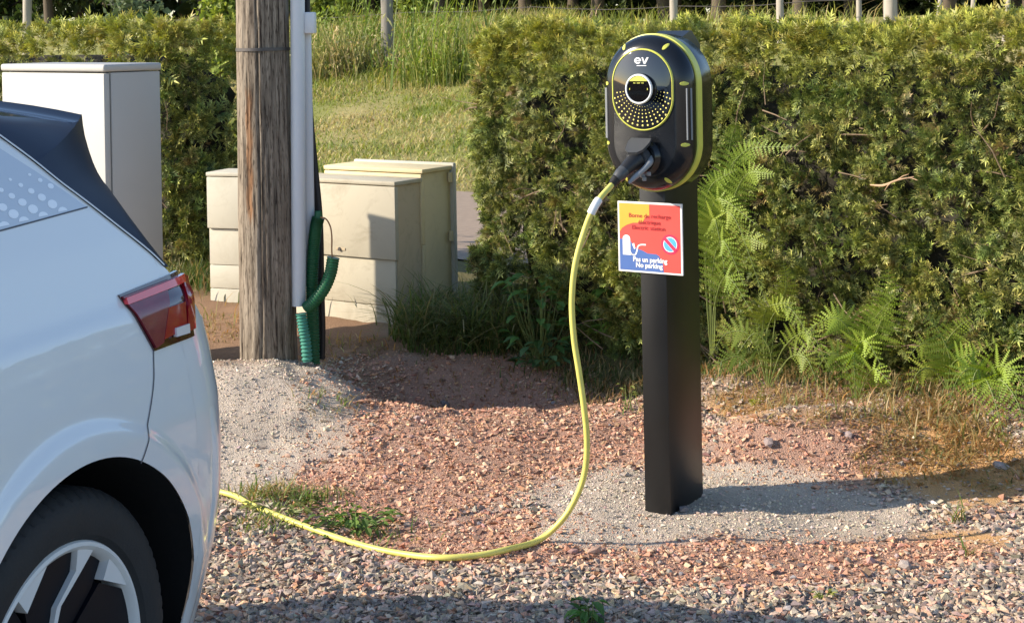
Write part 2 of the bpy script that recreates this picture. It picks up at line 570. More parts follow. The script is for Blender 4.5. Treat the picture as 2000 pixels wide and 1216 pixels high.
def scatter(name, tv, tf, loc, rot, scale, col, tshade=None, tipcol=None, tiptint=None):
    """many copies of one small template joined into one mesh, coloured per copy"""
    tv = np.asarray(tv, np.float32); tf = np.asarray(tf, np.int32)
    N = len(loc); n = len(tv)
    sc = np.asarray(scale, np.float32)
    if sc.ndim == 1: sc = sc[:, None]
    sc = np.broadcast_to(sc, (N, 3)) if sc.shape[1] != 1 else np.repeat(sc, 3, axis=1)
    v = np.einsum('nij,nkj->nki', rot.astype(np.float32), tv[None] * sc[:, None, :]) + np.asarray(loc, np.float32)[:, None, :]
    f = tf[None] + (np.arange(N, dtype=np.int32) * n)[:, None, None]
    c = np.repeat(np.asarray(col, np.float32)[:, None, :], n, axis=1)
    if tiptint is not None:
        w = np.asarray(tshade, np.float32)[None, :, None]
        c = c * (1 - w) + np.asarray(tiptint, np.float32)[:, None, :] * w
    return np_mesh(name, v.reshape(-1, 3), f.reshape(-1, tf.shape[1]), {'col': c.reshape(-1, 3)})


def pick(cols, n, p=None, jit=0.15):
    cols = np.array(cols, float)
    i = rng.choice(len(cols), n, p=p)
    return np.clip(cols[i] * (1 + jit * rng.standard_normal((n, 1))) * (1 + 0.05 * rng.standard_normal((n, 3))), 0.003, 0.95)

# ================================================================== GROUND
def axis(lo, hi, step, far, grow=1.28):
    a = list(np.arange(lo, hi + 1e-6, step))
    d = step
    x = hi
    while x < far:
        d *= grow; x += d; a.append(x)
    d = step; x = lo
    while x > -far:
        d *= grow; x -= d; a.insert(0, x)
    return np.array(a)


# soil regions, as blobs read off the photograph (centre x, y, half width, half height) and set down on the ground
RED = [(860, 880, 330, 125), (900, 770, 330, 85), (760, 970, 220, 70), (1200, 860, 220, 60), (1555, 885, 205, 74), (1010, 1050, 300, 60),
       (1480, 1090, 330, 55), (640, 940, 120, 60), (1820, 1080, 160, 28)]
SAND = [(545, 800, 165, 120), (470, 880, 130, 120), (1300, 985, 275, 75), (1560, 1010, 250, 52), (1200, 1030, 180, 45), (1450, 945, 160, 42)]
ORANGE = [(1800, 880, 160, 85), (1930, 930, 180, 65), (1690, 812, 150, 26), (1450, 790, 80, 32), (1880, 1055, 120, 22)]
BROWN = [(1200, 735, 120, 45), (860, 672, 330, 22), (430, 660, 110, 45), (1300, 720, 160, 60), (1800, 760, 420, 60)]


def region(px, py, blobs, edge=0.34):
    w = np.zeros_like(px)
    n = 0.34 * fbm(px / 60.0, py / 40.0, 5)
    for (cx, cy, rx, ry) in blobs:
        d = np.sqrt(((px - cx) / rx) ** 2 + ((py - cy) / ry) ** 2) + n
        w = np.maximum(w, 1 - sstep(1 - edge, 1 + edge, d))
    return w


def soil(X, Y, Z):
    Ys = np.maximum(Y, 0.8)
    px, py = proj(X, Ys, Z)
    red = region(px, py, RED); sand = region(px, py, SAND); org = region(px, py, ORANGE); brn = region(px, py, BROWN)
    q = Y + 0.8 * X
    brn = np.maximum(brn, sstep(5.75, 6.05, q + .1 * fbm(X * 4, Y * 4)) * (1 - sstep(-.75, -.45, X)))
    grass = sstep(6.85, 7.15, q + 0.12 * fbm(X * 5, Y * 5)) 
    return red, sand, org, brn, grass


xs = axis(-3.0, 3.2, 0.032, 500); ys = axis(2.6, 8.6, 0.032, 500)
GX, GY = np.meshgrid(xs, ys)
GZ = ground_z(GX, GY)
red, sand, org, brn, grs = soil(GX, GY, GZ)


def mixc(c, new, w):
    return c * (1 - w[..., None]) + np.array(new)[None, None, :] * w[..., None]


gc = np.zeros(GX.shape + (3,)) + np.array((0.44, 0.37, 0.31))
gc = mixc(gc, (0.62, 0.37, 0.17), org)
gc = mixc(gc, (0.45, 0.275, 0.20), red)
gc = mixc(gc, (0.56, 0.475, 0.385), sand)
gc = mixc(gc, (0.30, 0.19, 0.12), brn)
gc = mixc(gc, (0.16, 0.14, 0.06), grs)
gc = mixc(gc, (0.29, 0.29, 0.095), sstep(13.6, 14.4, GY + 0.8 * GX))
fpat = fbm(GX * .9, GY * .9, 4)
gc = mixc(gc, (0.42, 0.35, 0.16), sstep(13.6, 14.4, GY + 0.8 * GX) * sstep(.05, .5, fpat))
gc = mixc(gc, (0.20, 0.24, 0.06), sstep(13.6, 14.4, GY + 0.8 * GX) * sstep(.05, .5, -fpat))
tone = 1 + 0.18 * fbm(GX * 3, GY * 3, 4)
gc = np.clip(gc * tone[..., None] * 1.12, 0.01, 0.9)
ny, nx = GX.shape
idx = np.arange(nx * ny).reshape(ny, nx)
gf = np.stack([idx[:-1, :-1], idx[:-1, 1:], idx[1:, 1:], idx[1:, :-1]], axis=-1).reshape(-1, 4)
ground = obj('ground', np_mesh('ground', np.stack([GX, GY, GZ], -1).reshape(-1, 3), gf, {'col': gc.reshape(-1, 3)}, smooth=True), M_ground)
tag(ground, 'uneven bare ground of red grit, grey sand and orange earth', 'ground', kind='structure')

# the lane behind the hedges runs along them
lx = np.arange(-30, 30.1, 0.5)
lv, lf = [], []
QS = np.linspace(9.75, 13.9, 12)
for i, x in enumerate(lx):
    for q in QS:
        y = q - 0.8 * x + 0.05 * math.sin(x * 1.7 + q)
        lv.append((x, y, gz(x, y) + 0.012))
nq = len(QS)
for i in range(len(lx) - 1):
    for j in range(nq - 1):
        lf.append((i * nq + j, (i + 1) * nq + j, (i + 1) * nq + j + 1, i * nq + j + 1))
lane = obj('lane', np_mesh('lane', lv, lf, smooth=True), M_asphalt)
tag(lane, 'pale pinkish lane passing behind the hedges', 'lane', kind='structure')

# ---- stones: crushed rock, eight flat faces each, lying on the ground
ST_T = np.array([(1, 0, 0), (-1, 0, 0), (0, 1, 0), (0, -1, 0), (0, 0, 1), (0, 0, -1)], float)
ST_F = np.array([(0, 2, 4), (2, 1, 4), (1, 3, 4), (3, 0, 4), (2, 0, 5), (1, 2, 5), (3, 1, 5), (0, 3, 5)])


def stone_cloud(name, n, X, Y, size, col, sink=0.25):
    Z = ground_z(X, Y)
    tv = ST_T[None] * (0.55 + 0.75 * rng.random((n, 6, 1))) + 0.28 * rng.standard_normal((n, 6, 3))
    tv = tv * np.stack([np.ones(n), 0.55 + 0.45 * rng.random(n), 0.30 + 0.32 * rng.random(n)], 1)[:, None, :]
    d = np.stack([0.35 * rng.standard_normal(n), 0.35 * rng.standard_normal(n), np.ones(n)], 1)
    R = rand_rot(d, rng.random(n) * 6.28)
    v = np.einsum('nij,nkj->nki', R, tv * size[:, None, None]) + np.stack([X, Y, Z + size * sink], 1)[:, None, :]
    f = ST_F[None] + (np.arange(n) * 6)[:, None, None]
    return np_mesh(name, v.reshape(-1, 3), f.reshape(-1, 3), {'col': np.repeat(col[:, None, :], 6, 1).reshape(-1, 3)})


NS = 225000
sx = rng.uniform(-1.6, 3.3, NS); sy = 3.55 + (rng.random(NS) ** 1.1) * 3.5
# only the wedge of ground about the view
keep = (sx / sy < 0.66) & (sx / sy > -0.27) & ((sx / sy < 0.38) | (rng.random(NS) < .5))
sx, sy = sx[keep], sy[keep]
szz = ground_z(sx, sy)
r_, s_, o_, b_, g_ = soil(sx, sy, szz)
coarse = np.clip(1 - r_ - s_ - o_ - b_ - g_, 0, 1)
u = rng.random(len(sx))
patch = 0.5 + 0.5 * fbm(sx * 2.3, sy * 2.3)
dens = np.clip(coarse * 0.95 + r_ * (0.55 + 0.4 * patch) + s_ * 1.0 + o_ * 0.14 + b_ * 0.30, 0, 1) * (1 - g_)
k = u < dens
sx, sy, r_, s_, o_, b_, coarse = [a[k] for a in (sx, sy, r_, s_, o_, b_, coarse)]
n = len(sx)
grey = pick([(0.50, 0.44, 0.38), (0.38, 0.335, 0.30), (0.60, 0.53, 0.45), (0.22, 0.195, 0.18), (0.56, 0.44, 0.36), (0.52, 0.37, 0.29), (0.70, 0.63, 0.54)], n,
            p=[.24, .22, .10, .20, .12, .10, .02])
redc = pick([(0.46, 0.255, 0.175), (0.55, 0.345, 0.245), (0.36, 0.195, 0.135), (0.52, 0.39, 0.295), (0.25, 0.145, 0.11)], n, p=[.32, .26, .2, .12, .1])
sndc = pick([(0.58, 0.51, 0.43), (0.46, 0.40, 0.34), (0.68, 0.60, 0.51)], n)
isred = rng.random(n) < np.clip(r_ * 1.1 - s_ * 0.6 + 0.12, 0, 1)
issnd = (~isred) & (rng.random(n) < s_)
colr = np.clip(np.where(isred[:, None], redc * np.array([1.24, 1.21, 1.12]), np.where(issnd[:, None], sndc * np.array([1.05, 1.0, .93]), grey * np.array([.93, .85, .76]))), 0, .85)
size = 0.0057 * np.exp(0.52 * rng.standard_normal(n))
size = size * np.where(s_ > .55, 0.60, np.where(isred, 0.98, 1.0)) * (0.8 + 0.5 * coarse)
size = np.minimum(size * np.where(sx / sy > .38, 1.35, 1.0), 0.017)
gravel = obj('gravel', stone_cloud('gravel', n, sx, sy, size, colr), M_stone)
tag(gravel, 'loose crushed red and grey gravel spread over the forecourt', 'gravel', kind='stuff')

# the larger stones one can pick out, each its own piece of the ground
big_px = [(1337, 998, .028), (1118, 1080, .022), (1160, 1080, .024), (1955, 912, .028), (870, 790, .03), (815, 820, .022), (1640, 845, .026),
          (1655, 850, .022), (1500, 868, .032), (1700, 1100, .024), (1770, 1110, .03), (1745, 1120, .02), (645, 725, .025), (700, 765, .022)]
for i in range(150):
    px = rng.uniform(420, 1990); py = rng.uniform(1075, 1210) if i < 115 else rng.uniform(780, 1060)
    if py < 1075 and not (560 < px < 1240): px = rng.uniform(600, 1230)
    big_px.append((px, py, rng.uniform(.010, .017)))
big_meshes = []
for i in range(24):
    c = pick([(0.42, 0.37, 0.33), (0.32, 0.28, 0.26), (0.50, 0.32, 0.25), (0.50, 0.41, 0.35), (0.24, 0.21, 0.20)], 1)
    bm = bmesh.new(); bmesh.ops.create_icosphere(bm, subdivisions=1, radius=1)
    axx = Vector((random.uniform(.8, 1.2), random.uniform(.55, .9), random.uniform(.4, .65)))
    cuts = [Vector((random.gauss(0, 1), random.gauss(0, 1), random.gauss(0, 1))).normalized() for _ in range(5)]
    for v in bm.verts:
        for cdir in cuts:
            e = v.co.dot(cdir) - 0.62
            if e > 0: v.co -= cdir * e
        v.co = Vector([v.co[j] * axx[j] for j in range(3)]) * random.uniform(.93, 1.07)
    me = bpy.data.meshes.new('stone'); bm.to_mesh(me); bm.free()
    a = me.attributes.new('col', 'FLOAT_COLOR', 'POINT')
    a.data.foreach_set('color', np.tile(np.append(c[0], 1), len(me.vertices)).astype(np.float32))
    me.materials.append(M_stone)
    big_meshes.append(me)
for i, (px, py, s) in enumerate(big_px):
    g = G(px, py)
    o = obj('stone', big_meshes[i % 24], None, ground, (g.x, g.y, g.z + s * 0.25), (random.uniform(-.3, .3), random.uniform(-.3, .3), random.uniform(0, 6.3)))
    o.scale = (s, s, s)

# ================================================================== CAR
CAR_O = Vector((-0.81, 2.73, 0.0))
CAR_A = radians(72)
CU = Vector((cos(CAR_A), sin(CAR_A), 0)); CV = Vector((sin(CAR_A), -cos(CAR_A), 0))
WR = 0.345          # wheel radius
HALF = 0.905        # half width; centre line at v = 0.04 - HALF
VC = 0.04 - HALF
_dw = np.array([0.15, .25, .35, .45, .55, .65, .75, .84, .92, .965, .985, 1.02, 1.10, 1.20, 1.32, 1.42, 1.6])
_di = np.array([.12, .075, .045, .018, .004, .0, .006, .024, .044, .056, .070, .083, .112, .155, .215, .275, .40])


def inset(w):
    return float(np.interp(w, _dw, _di))


UR, UF = 0.40, -3.12       # where the rear and front corners begin to turn


def plan_v(u):
    if u > UR:
        t = min(1, (u - UR) / 0.37)
        return 0.04 - 0.62 * (1 - (1 - t ** 2.4) ** (1 / 2.4))
    if u < UF:
        t = min(1, (UF - u) / 0.42)
        return 0.04 - 0.66 * (1 - (1 - t ** 2.2) ** (1 / 2.2))
    return 0.04


def flare(u, w):
    d = 0.0
    for uc in (0.0, -2.77):
        r = math.hypot(u - uc, w - WR)
        d = max(d, 0.011 * (1 - float(sstep(.440, .476, r))))
    return d


def side_v(u, w):
    return plan_v(u) - inset(w) + flare(u, w)


def car_ray(px, py, v=None, lift=0.0):
    """pixel -> (u, v, w) on the car's right flank, or on the upright plane at a given v"""
    a, b = ray(px, py)
    vv = 0.0 if v is None else v
    for _ in range(40):
        # X = a*Y : CAR_O.x + u*CU.x + vv*CV.x = a*(CAR_O.y + u*CU.y + vv*CV.y)
        u = (a * (CAR_O.y + vv * CV.y) - CAR_O.x - vv * CV.x) / (CU.x - a * CU.y)
        Y = CAR_O.y + u * CU.y + vv * CV.y
        w = CAM_H - b * Y
        if v is not None:
            break
        vv = 0.6 * vv + 0.4 * (side_v(min(u, 0.80), w) + lift)
    return u, vv, w


def cl(u, v, w):
    return (u, -v, w)      # car-local coordinates of the Empty


def surf(u, w, lift=0.0):
    return cl(u, side_v(u, w) + lift, w)


car = thing('parked_car', 'white hatchback with black roof parked with its rear wheel beside the gravel', 'car', CAR_O, CAR_A)

# edge between white flank and black roof, read from the photograph
BPX = [(0, 268), (60, 312), (120, 360), (180, 405), (240, 452), (290, 492), (320, 520)]
Buw = [car_ray(*p) for p in BPX]
bu = np.array([b[0] for b in Buw]); bw = np.array([b[2] for b in Buw])


def btop(u):
    if u < bu[0]:
        return float(min(1.42, bw[0] + (bu[0] - u) * 0.62 - max(0, bu[0] - u) ** 2 * 0.55)) if u > -0.45 else 0.985
    if u > bu[-1]:
        return float(max(0.90, bw[-1] - (u - bu[-1]) * 1.1))
    return float(np.interp(u, bu, bw))


AR = 0.402


def stations(rear):
    c = 0.0 if rear else -2.77
    return [c + AR * sin(t) for t in np.linspace(-pi / 2, pi / 2, 61)]


us = [UF + 0.02 + (-3.17 - UF) * 0] * 0
us = list(np.linspace(-3.12, -2.77 - AR, 6)) + stations(False) + list(np.linspace(-2.77 + AR, -0.46, 40)) + list(np.linspace(-0.449, -AR, 4)) \
    + stations(True) + list(np.linspace(AR, UR, 3)) + list(UR + 0.37 * np.sin(np.linspace(0, pi / 2, 34)))[1:]
front_us = list(reversed(list(UF - 0.42 * np.sin(np.linspace(0, pi / 2, 24)))))[:-1]
us = front_us + us
NR = 54


def column(u, first_last=False):
    bot = 0.19
    for c in (0.0, -2.77):
        d = abs(u - c)
        if d < AR - 1e-6:
            bot = WR + sqrt(AR * AR - d * d)
    top = btop(u)
    if u < -2.1:
        top = float(np.interp(u, [-3.6, -3.2, -2.1], [0.66, 0.82, 0.985]))
    pts = []
    for i in range(NR):
        t = (i / (NR - 1))
        t = 0.45 * t + 0.55 * t * t if bot > 0.3 else t
        w = bot + (top - bot) * t
        pts.append(cl(u, side_v(u, w), w))
    return pts


cols = [column(u) for u in us]
# rear and front faces run on to the centre line
def across(u, v0, v1, topw, n=8):
    out = []
    for v in np.linspace(v0, v1, n)[1:]:
        pts = []
        for i in range(NR):
            w = 0.19 + (topw - 0.19) * i / (NR - 1)
            bulge = (0.09 if u > 0 else .03) * (1 - ((v - VC) / (v0 - VC)) ** 2)
            pts.append(cl(u + (bulge if u > 0 else -bulge) - inset(w) * 0.5 * (1 if u > 0 else -1) * 0, v - inset(w) * (v - VC) / (v0 - VC), w))
        out.append(pts)
    return out


rear_cols = across(us[-1], plan_v(us[-1]), VC, 0.90)
front_cols = list(reversed(across(us[0], plan_v(us[0]), VC, 0.66)))
allc = front_cols + cols + rear_cols


def mirror(p):
    return (p[0], -2 * VC - p[1], p[2])


body = MB()
body.loft(allc, closed=False)
body.loft([[mirror(p) for p in c] for c in allc], closed=False)
body.build('body', M_carpaint, car, smooth=32)

# bonnet, underside
mb = MB()
hood = []
for u in np.linspace(-3.5, -2.1, 10):
    w = float(np.interp(u, [-3.6, -3.2, -2.1], [0.66, 0.82, 0.985]))
    v0 = side_v(max(u, -3.53), w)
    hood.append([cl(u, VC + (v0 - VC) * x, w + 0.09 * (1 - x * x) - (0.05 if u < -3.45 else 0)) for x in np.linspace(1, -1, 13)])
mb.loft(hood, closed=False)
mb.build('bonnet', M_carpaint, car, smooth=40)
mb = MB()
mb.box((-3.4, -0.0 + 0.12, 0.17), (0.62, -2 * VC - 0.12, 0.24), 0.02)
mb.build('floor_pan', M_plasticblk, car)

# roof, hatch and spoiler, all black
TPX = [((160, 224), -.262), ((165, 262), -.258), ((180, 312), -.235), ((196, 346), -.21), ((216, 372), -.19), ((252, 426), -.14), ((300, 496), -.10), ((319, 521), -.085)]
T3 = [car_ray(p[0], p[1], v) for p, v in TPX]
RPX = [(0, 226), (60, 230), (110, 236), (150, 240)]
R3 = [car_ray(p[0], p[1], -.255) for p in RPX]
Bfull = [(u, side_v(u, btop(u)) + 0.002, btop(u)) for u in np.linspace(-0.44, bu[0], 12)[:-1]] + [(b[0], b[1] + .002, b[2]) for b in Buw]
Rfull = []
for u in np.linspace(-0.44, R3[0][0], 12)[:-1]:
    Rfull.append((u, -.255, R3[0][2] + (R3[0][0] - u) * 0.20 - (R3[0][0] - u) ** 2 * 0.05))
Rfull += R3
tip = T3[0]
seam_b = car_ray(68, 318)       # where the spoiler seam meets the white flank


def resample(pts, n):
    return spline(pts, n)


iB = 12
b_front = [p for p in Bfull if p[0] <= seam_b[0]] + [(seam_b[0], seam_b[1] + .002, seam_b[2])]
b_rear = [(seam_b[0], seam_b[1] + .002, seam_b[2])] + [p for p in Bfull if p[0] > seam_b[0]]
r_front = Rfull + [tip]
def patch_rows(A, B, n=24, rows=8, bulge=0.012):
    A = resample(A, n); B = resample(B, n)
    out = []
    for j in range(rows):
        t = j / (rows - 1)
        out.append([cl(*(a + (b - a) * t + Vector((0, bulge * 4 * t * (1 - t), 0)))) for a, b in zip(A, B)])
    return out


for nm, A, B in (('spoiler_side', b_front, r_front), ('rear_pillar', b_rear, T3)):
    rows = patch_rows(A, B)
    mb = MB(); mb.loft(rows, closed=False); mb.build(nm, M_carblack, car, smooth=50)
    mb = MB(); mb.loft([[mirror(p) for p in r] for r in rows], closed=False); mb.build(nm, M_carblack, car, smooth=50)
# roof skin from edge to edge
RR = resample(r_front, 20)
front_edge = [Vector((u, -.255 - 0.0, w)) for u, w in ((-2.05, 1.02), (-1.75, 1.20), (-1.4, 1.385), (-1.0, 1.47), (-0.7, 1.475))]
RR = resample(front_edge[2:] + [Vector(p) for p in r_front], 34)
mb = MB()
mb.loft([[cl(p.x, VC + (p.y - VC) * x, p.z + 0.045 * (1 - abs(x) ** 2.6)) for x in np.linspace(1, -1, 21)] for p in RR], closed=False)
mb.build('roof', M_carroof, car, smooth=60)
mb = MB()
WS = resample(front_edge[:3], 8)
mb.loft([[cl(p.x + -0.10 * (1 - x * x), VC + (p.y + .08 - VC) * x, p.z + 0.045 * (1 - abs(x) ** 2.6)) for x in np.linspace(1, -1, 17)] for p in WS], closed=False)
mb.build('windscreen', M_carglass, car, smooth=60)
# hatch glass and lid between the two pillars
hl = resample(T3, 14)
mb = MB()
mb.loft([[cl(p.x + 0.05 * (1 - abs(x) ** 3), VC + (p.y - VC) * x, p.z) for x in np.linspace(1, -1, 17)] for p in hl], closed=False)
mb.build('rear_window', M_carglass, car, smooth=60)
# tailgate shelf: closes the gap between body top and hatch
last = hl[-1]
mb = MB()
edge = [p for p in [(u, side_v(u, btop(u)), btop(u)) for u in us if u > bu[-1]]] + [(us[-1] + 0.09 * (1 - ((v - VC) / (plan_v(us[-1]) - VC)) ** 2), v, 0.90) for v in np.linspace(plan_v(us[-1]) - .06, VC, 8)]
ns = len(edge)
inner = [Vector((last.x, last.y + (VC - last.y) * k / (ns - 1), last.z)) for k in range(ns)]
inner = [Vector((p.x + 0.05 * (1 - abs((p.y - VC) / (last.y - VC)) ** 3), p.y, p.z)) for p in inner]
rows = [[cl(*e) for e in edge], [cl(*i_) for i_ in inner]]
mb.loft(rows, closed=False); mb.loft([[mirror(p) for p in r] for r in rows], closed=False)
mb.build('tailgate', M_carpaint, car, smooth=60)
# side glass
mb = MB()
sg = []
for u in np.linspace(-2.0, -0.44, 20):
    top = float(np.interp(u, [-2.05, -1.75, -1.4, -1.0, -.7, -.44], [1.02, 1.20, 1.385, 1.47, 1.475, 1.46]))
    tv_ = -.25
    sg.append([cl(u, side_v(u, .985) + (tv_ - side_v(u, .985)) * t, .985 + (top - .985) * t) for t in np.linspace(0, 1, 5)])
mb.loft(sg, closed=False); mb.build('side_window', M_carglass, car, smooth=60)
mb = MB(); mb.loft([[mirror(p) for p in r] for r in sg], closed=False); mb.build('side_window', M_carglass, car, smooth=60)


def flank_patch(corners, lift, nu=10, nw=10):
    """a patch between four pixels (tl, tr, br, bl) lying on the flank"""
    c = [car_ray(*p) for p in corners]
    out = []
    for j in range(nw):
        t = j / (nw - 1); row = []
        for i in range(nu):
            s = i / (nu - 1)
            u = (c[0][0] * (1 - s) + c[1][0] * s) * (1 - t) + (c[3][0] * (1 - s) + c[2][0] * s) * t
            w = (c[0][2] * (1 - s) + c[1][2] * s) * (1 - t) + (c[3][2] * (1 - s) + c[2][2] * s) * t
            row.append(surf(u, w, lift))
        out.append(row)
    return out


def solid_patch(name, corners, lo, hi, m, parent, nu=10, nw=10, flip=False):
    a = flank_patch(corners, hi, nu, nw); b = flank_patch(corners, lo, nu, nw)
    mb = MB()
    def rim(g): return [p for p in g[0]] + [r[-1] for r in g[1:]] + list(reversed(g[-1]))[1:] + [r[0] for r in reversed(g)][1:-1]
    for mir in (False, True) if flip else (False,):
        mm = (lambda p: mirror(p)) if mir else (lambda p: p)
        mb.loft([[mm(p) for p in r] for r in a], closed=False)
        mb.loft([[mm(p) for p in rim(a)], [mm(p) for p in rim(b)]])
    return mb.build(name, m, parent, smooth=40)


tl = solid_patch('tail_light', [(229, 576), (343, 528), (377, 655), (299, 685)], -.004, .004, M_lampdark, car, 14, 14)
solid_patch('lens', [(233, 579), (322, 545), (313, 668), (299, 679)], .002, .009, M_lampsmoke, tl, 12, 12)
solid_patch('light_bar', [(236, 581), (350, 533), (352, 549), (240, 594)], .004, .013, M_lampbright, tl, 14, 5)
solid_patch('corner_lens', [(349, 534), (358, 538), (374, 640), (357, 648)], .003, .011, M_lampred, tl, 8, 10)
solid_patch('lower_lens', [(322, 600), (354, 588), (357, 640), (313, 662)], .003, .010, M_lampred, tl, 8, 10)
solid_patch('reversing_lamp', [(333, 640), (359, 631), (360, 649), (334, 657)], .006, .014, M_lampwhite, tl, 5, 4)


def strip(px_list, width, name, m, lift=0.0015, n=40):
    c = [car_ray(*p) for p in px_list]
    pts = spline([(a[0], 0, a[2]) for a in c], n)
    vs, fs = [], []
    for i, p in enumerate(pts):
        t = (pts[min(i + 1, n - 1)] - pts[max(i - 1, 0)]).normalized()
        nn = Vector((-t.z, 0, t.x)) * width * 0.5
        for sgn in (-1, 1):
            q = p + nn * sgn
            vs.append(surf(q.x, q.z, lift))
    for i in range(n - 1):
        fs.append((2 * i, 2 * i + 1, 2 * i + 3, 2 * i + 2))
    mb = MB(); mb.add(vs, fs)
    return mb.build(name, m, car, smooth=60)


strip([(299, 684), (298, 760), (290, 850), (281, 888), (274, 904)], 0.0032, 'panel_seam', M_seam)
strip([(-40, 461), (60, 434), (170, 404)], 0.0028, 'panel_seam', M_seam)
strip([(-30, 244), (0, 266), (60, 310), (120, 358), (180, 403), (240, 450), (290, 490), (318, 517)], 0.004, 'roof_trim', M_rim, lift=0.004)
mb = MB()
bl = [[surf(u_ + .03 * (t - .5) ** 2 * -1, w_, h_) for u_, h_ in ((.464, -.002), (.478, .006 * sin(pi * t) ** .5 - .001), (.505, .006 * sin(pi * t) ** .5 - .001), (.53, -.002))] for t, w_ in zip(np.linspace(0, 1, 14), np.linspace(.745, .44, 14))]
mb.loft(bl, closed=False)
mb.build('bumper_blade', M_carpaint, car, smooth=50)

# printed film with dots on the rear pillar, the dots shrinking upward
film = flank_patch([(-45, 262), (70, 335), (169, 404), (-45, 460)], .0007, 16, 16)
mb = MB(); mb.loft(film, closed=False)
mb.build('pillar_film', mat('pillar_film', (0.51, 0.56, 0.63), .32, var=.01, coat=1.0), car, smooth=60)
mb = MB()
o_px = Vector((-30, 452)); along = Vector((38, -9.6)); upv = Vector((-2, -21))
for r in range(6):
    rad = [8.6, 8.4, 7.0, 5.4, 4.0, 2.8][r]
    for i in range(-1, 9):
        p = o_px + along * (i + (0.5 if r % 2 else 0)) + upv * r * (0.92 - 0.02 * r) + Vector((0, -1))
        lim = np.interp(p.x, [0, 60, 120, 180], [285, 325, 372, 418])
        if p.x > 168 or p.y < lim + 8: continue
        c = car_ray(p.x, p.y)
        rw = rad / F * 2.9; ru = rad * 1.0 / F * 2.9 / 0.56
        ring = []
        for k_ in range(14):
            q = 2 * pi * k_ / 14
            uu, ww = c[0] + ru * cos(q), c[2] + rw * sin(q)
            if r == 0: ww = max(ww, c[2] + 0.0005)
            ring.append(surf(uu, ww, 0.0013))
        mb.add(ring, [tuple(range(14))])
dots = mb.build('dot_pattern', M_decal, car)
dots['kind'] = 'stuff'

# wheels
def lathe(mb, prof, y_axis=True, n=72, mod=None):
    rings = []
    for (r, y) in prof:
        ring = []
        for k_ in range(n):
            q = 2 * pi * k_ / n
            rr = r + (mod(k_, r, y) if mod else 0)
            ring.append((rr * cos(q), y, rr * sin(q)))
        rings.append(ring)
    mb.loft(rings)


wheels = []
def make_wheel():
    w = obj('wheel', None, None, car)
    mb = MB()
    def tread(k_, r, y):
        return -0.004 if (r > .325 and k_ % 4 == 0) else 0.0
    lathe(mb, [(.252, .012), (.262, .000), (.285, -.006), (.31, -.004), (.328, .004), (.339, .018), (.3445, .032), (.345, .05), (.345, .075), (.339, .077), (.339, .083),
               (.345, .085), (.345, .125), (.339, .127), (.339, .133), (.345, .135), (.345, .165), (.338, .185), (.31, .205), (.25, .20)], n=288, mod=tread)
    t = mb.build('tyre', M_tyre, w, smooth=28)
    mb = MB()
    lathe(mb, [(.254, .014), (.250, .006), (.243, .004), (.236, .010), (.228, .03), (.222, .11), (.238, .2)], n=96)
    rim = mb.build('rim', M_rim, w, smooth=40)
    mb = MB()
    lathe(mb, [(.232, .055), (.06, .045), (.001, .045)], n=64)
    mb.build('rim_back', M_rimblk, w, smooth=60)
    fr = lambda y: (lambda p: (p[0], y, p[1]))
    e = lambda r, deg: (r * cos(radians(deg)), r * sin(radians(deg)))
    for i in range(5):
        o_ = 72 * i
        # short bright wedge at the rim
        poly = [e(.240, 99 + o_), e(.240, 106 + o_), e(.240, 114 + o_), e(.239, 122 + o_), e(.198, 120.5 + o_)]
        mb = MB(); mb.prism(poly, fr(.034), fr(.010)); mb.build('wedge', M_rim, w)
        # long fin running in to the hub
        poly = [e(.240, 64.5 + o_), e(.240, 70 + o_), e(.240, 77.5 + o_), e(.200, 77 + o_), e(.150, 96 + o_), e(.085, 122 + o_), e(.080, 116 + o_), e(.148, 91 + o_), e(.196, 72.5 + o_)]
        mb = MB(); mb.prism(poly, fr(.034), fr(.010)); mb.build('fin', M_rim, w)
        # black aero blades between
        poly = [e(.235, 78.5 + o_), e(.236, 88 + o_), e(.235, 98 + o_), e(.194, 119 + o_), e(.07, 150 + o_), e(.07, 118 + o_), e(.15, 97 + o_), e(.198, 78.5 + o_)]
        mb = MB(); mb.prism(poly, fr(.05), fr(.020)); mb.build('blade', M_rimblk, w)
        poly = [e(.235, 63.5 + o_), e(.236, 58 + o_), e(.235, 51 + o_), e(.18, 50 + o_), e(.07, 78 + o_), e(.075, 112 + o_), e(.145, 90 + o_), e(.195, 71 + o_)]
        mb = MB(); mb.prism(poly, fr(.05), fr(.026)); mb.build('blade', M_rimblk, w)
    mb = MB(); lathe(mb, [(.062, .03), (.062, .012), (.055, .006), (.001, .005)], n=40)
    mb.build('hub_cap', M_rimblk, w, smooth=40)
    return w


w0 = make_wheel()
w0.location = (0, 0.0, WR)


def copy_tree(o, parent):
    c = o.copy(); COL.objects.link(c); c.parent = parent
    for ch in list(o.children):
        copy_tree(ch, c)
    return c


for (u_, y_, rz) in ((-2.77, 0.0, 0), (0, -2 * VC, pi), (-2.77, -2 * VC, pi)):
    w = copy_tree(w0, car); w.location = (u_, y_, WR); w.rotation_euler = (0, 0, rz)
# wheel arch liners
for uc in (0.0, -2.77):
    for sgn in (0, 1):
        mb = MB()
        rings = []
        for (r, y) in ((AR + .001, None), (AR + .012, .03), (AR + .02, .28), (.05, .30)):
            ring = []
            for t in np.linspace(-0.35, pi + 0.35, 50):
                w_ = max(0.14, WR + r * sin(t))
                p = (uc + r * cos(t), y if y is not None else -side_v(uc + r * cos(t), w_) + .005, w_)
                ring.append(p if not sgn else mirror(p))
            rings.append(ring)
        mb.loft(rings, closed=False)
        mb.build('arch_liner', M_liner, car, smooth=50)

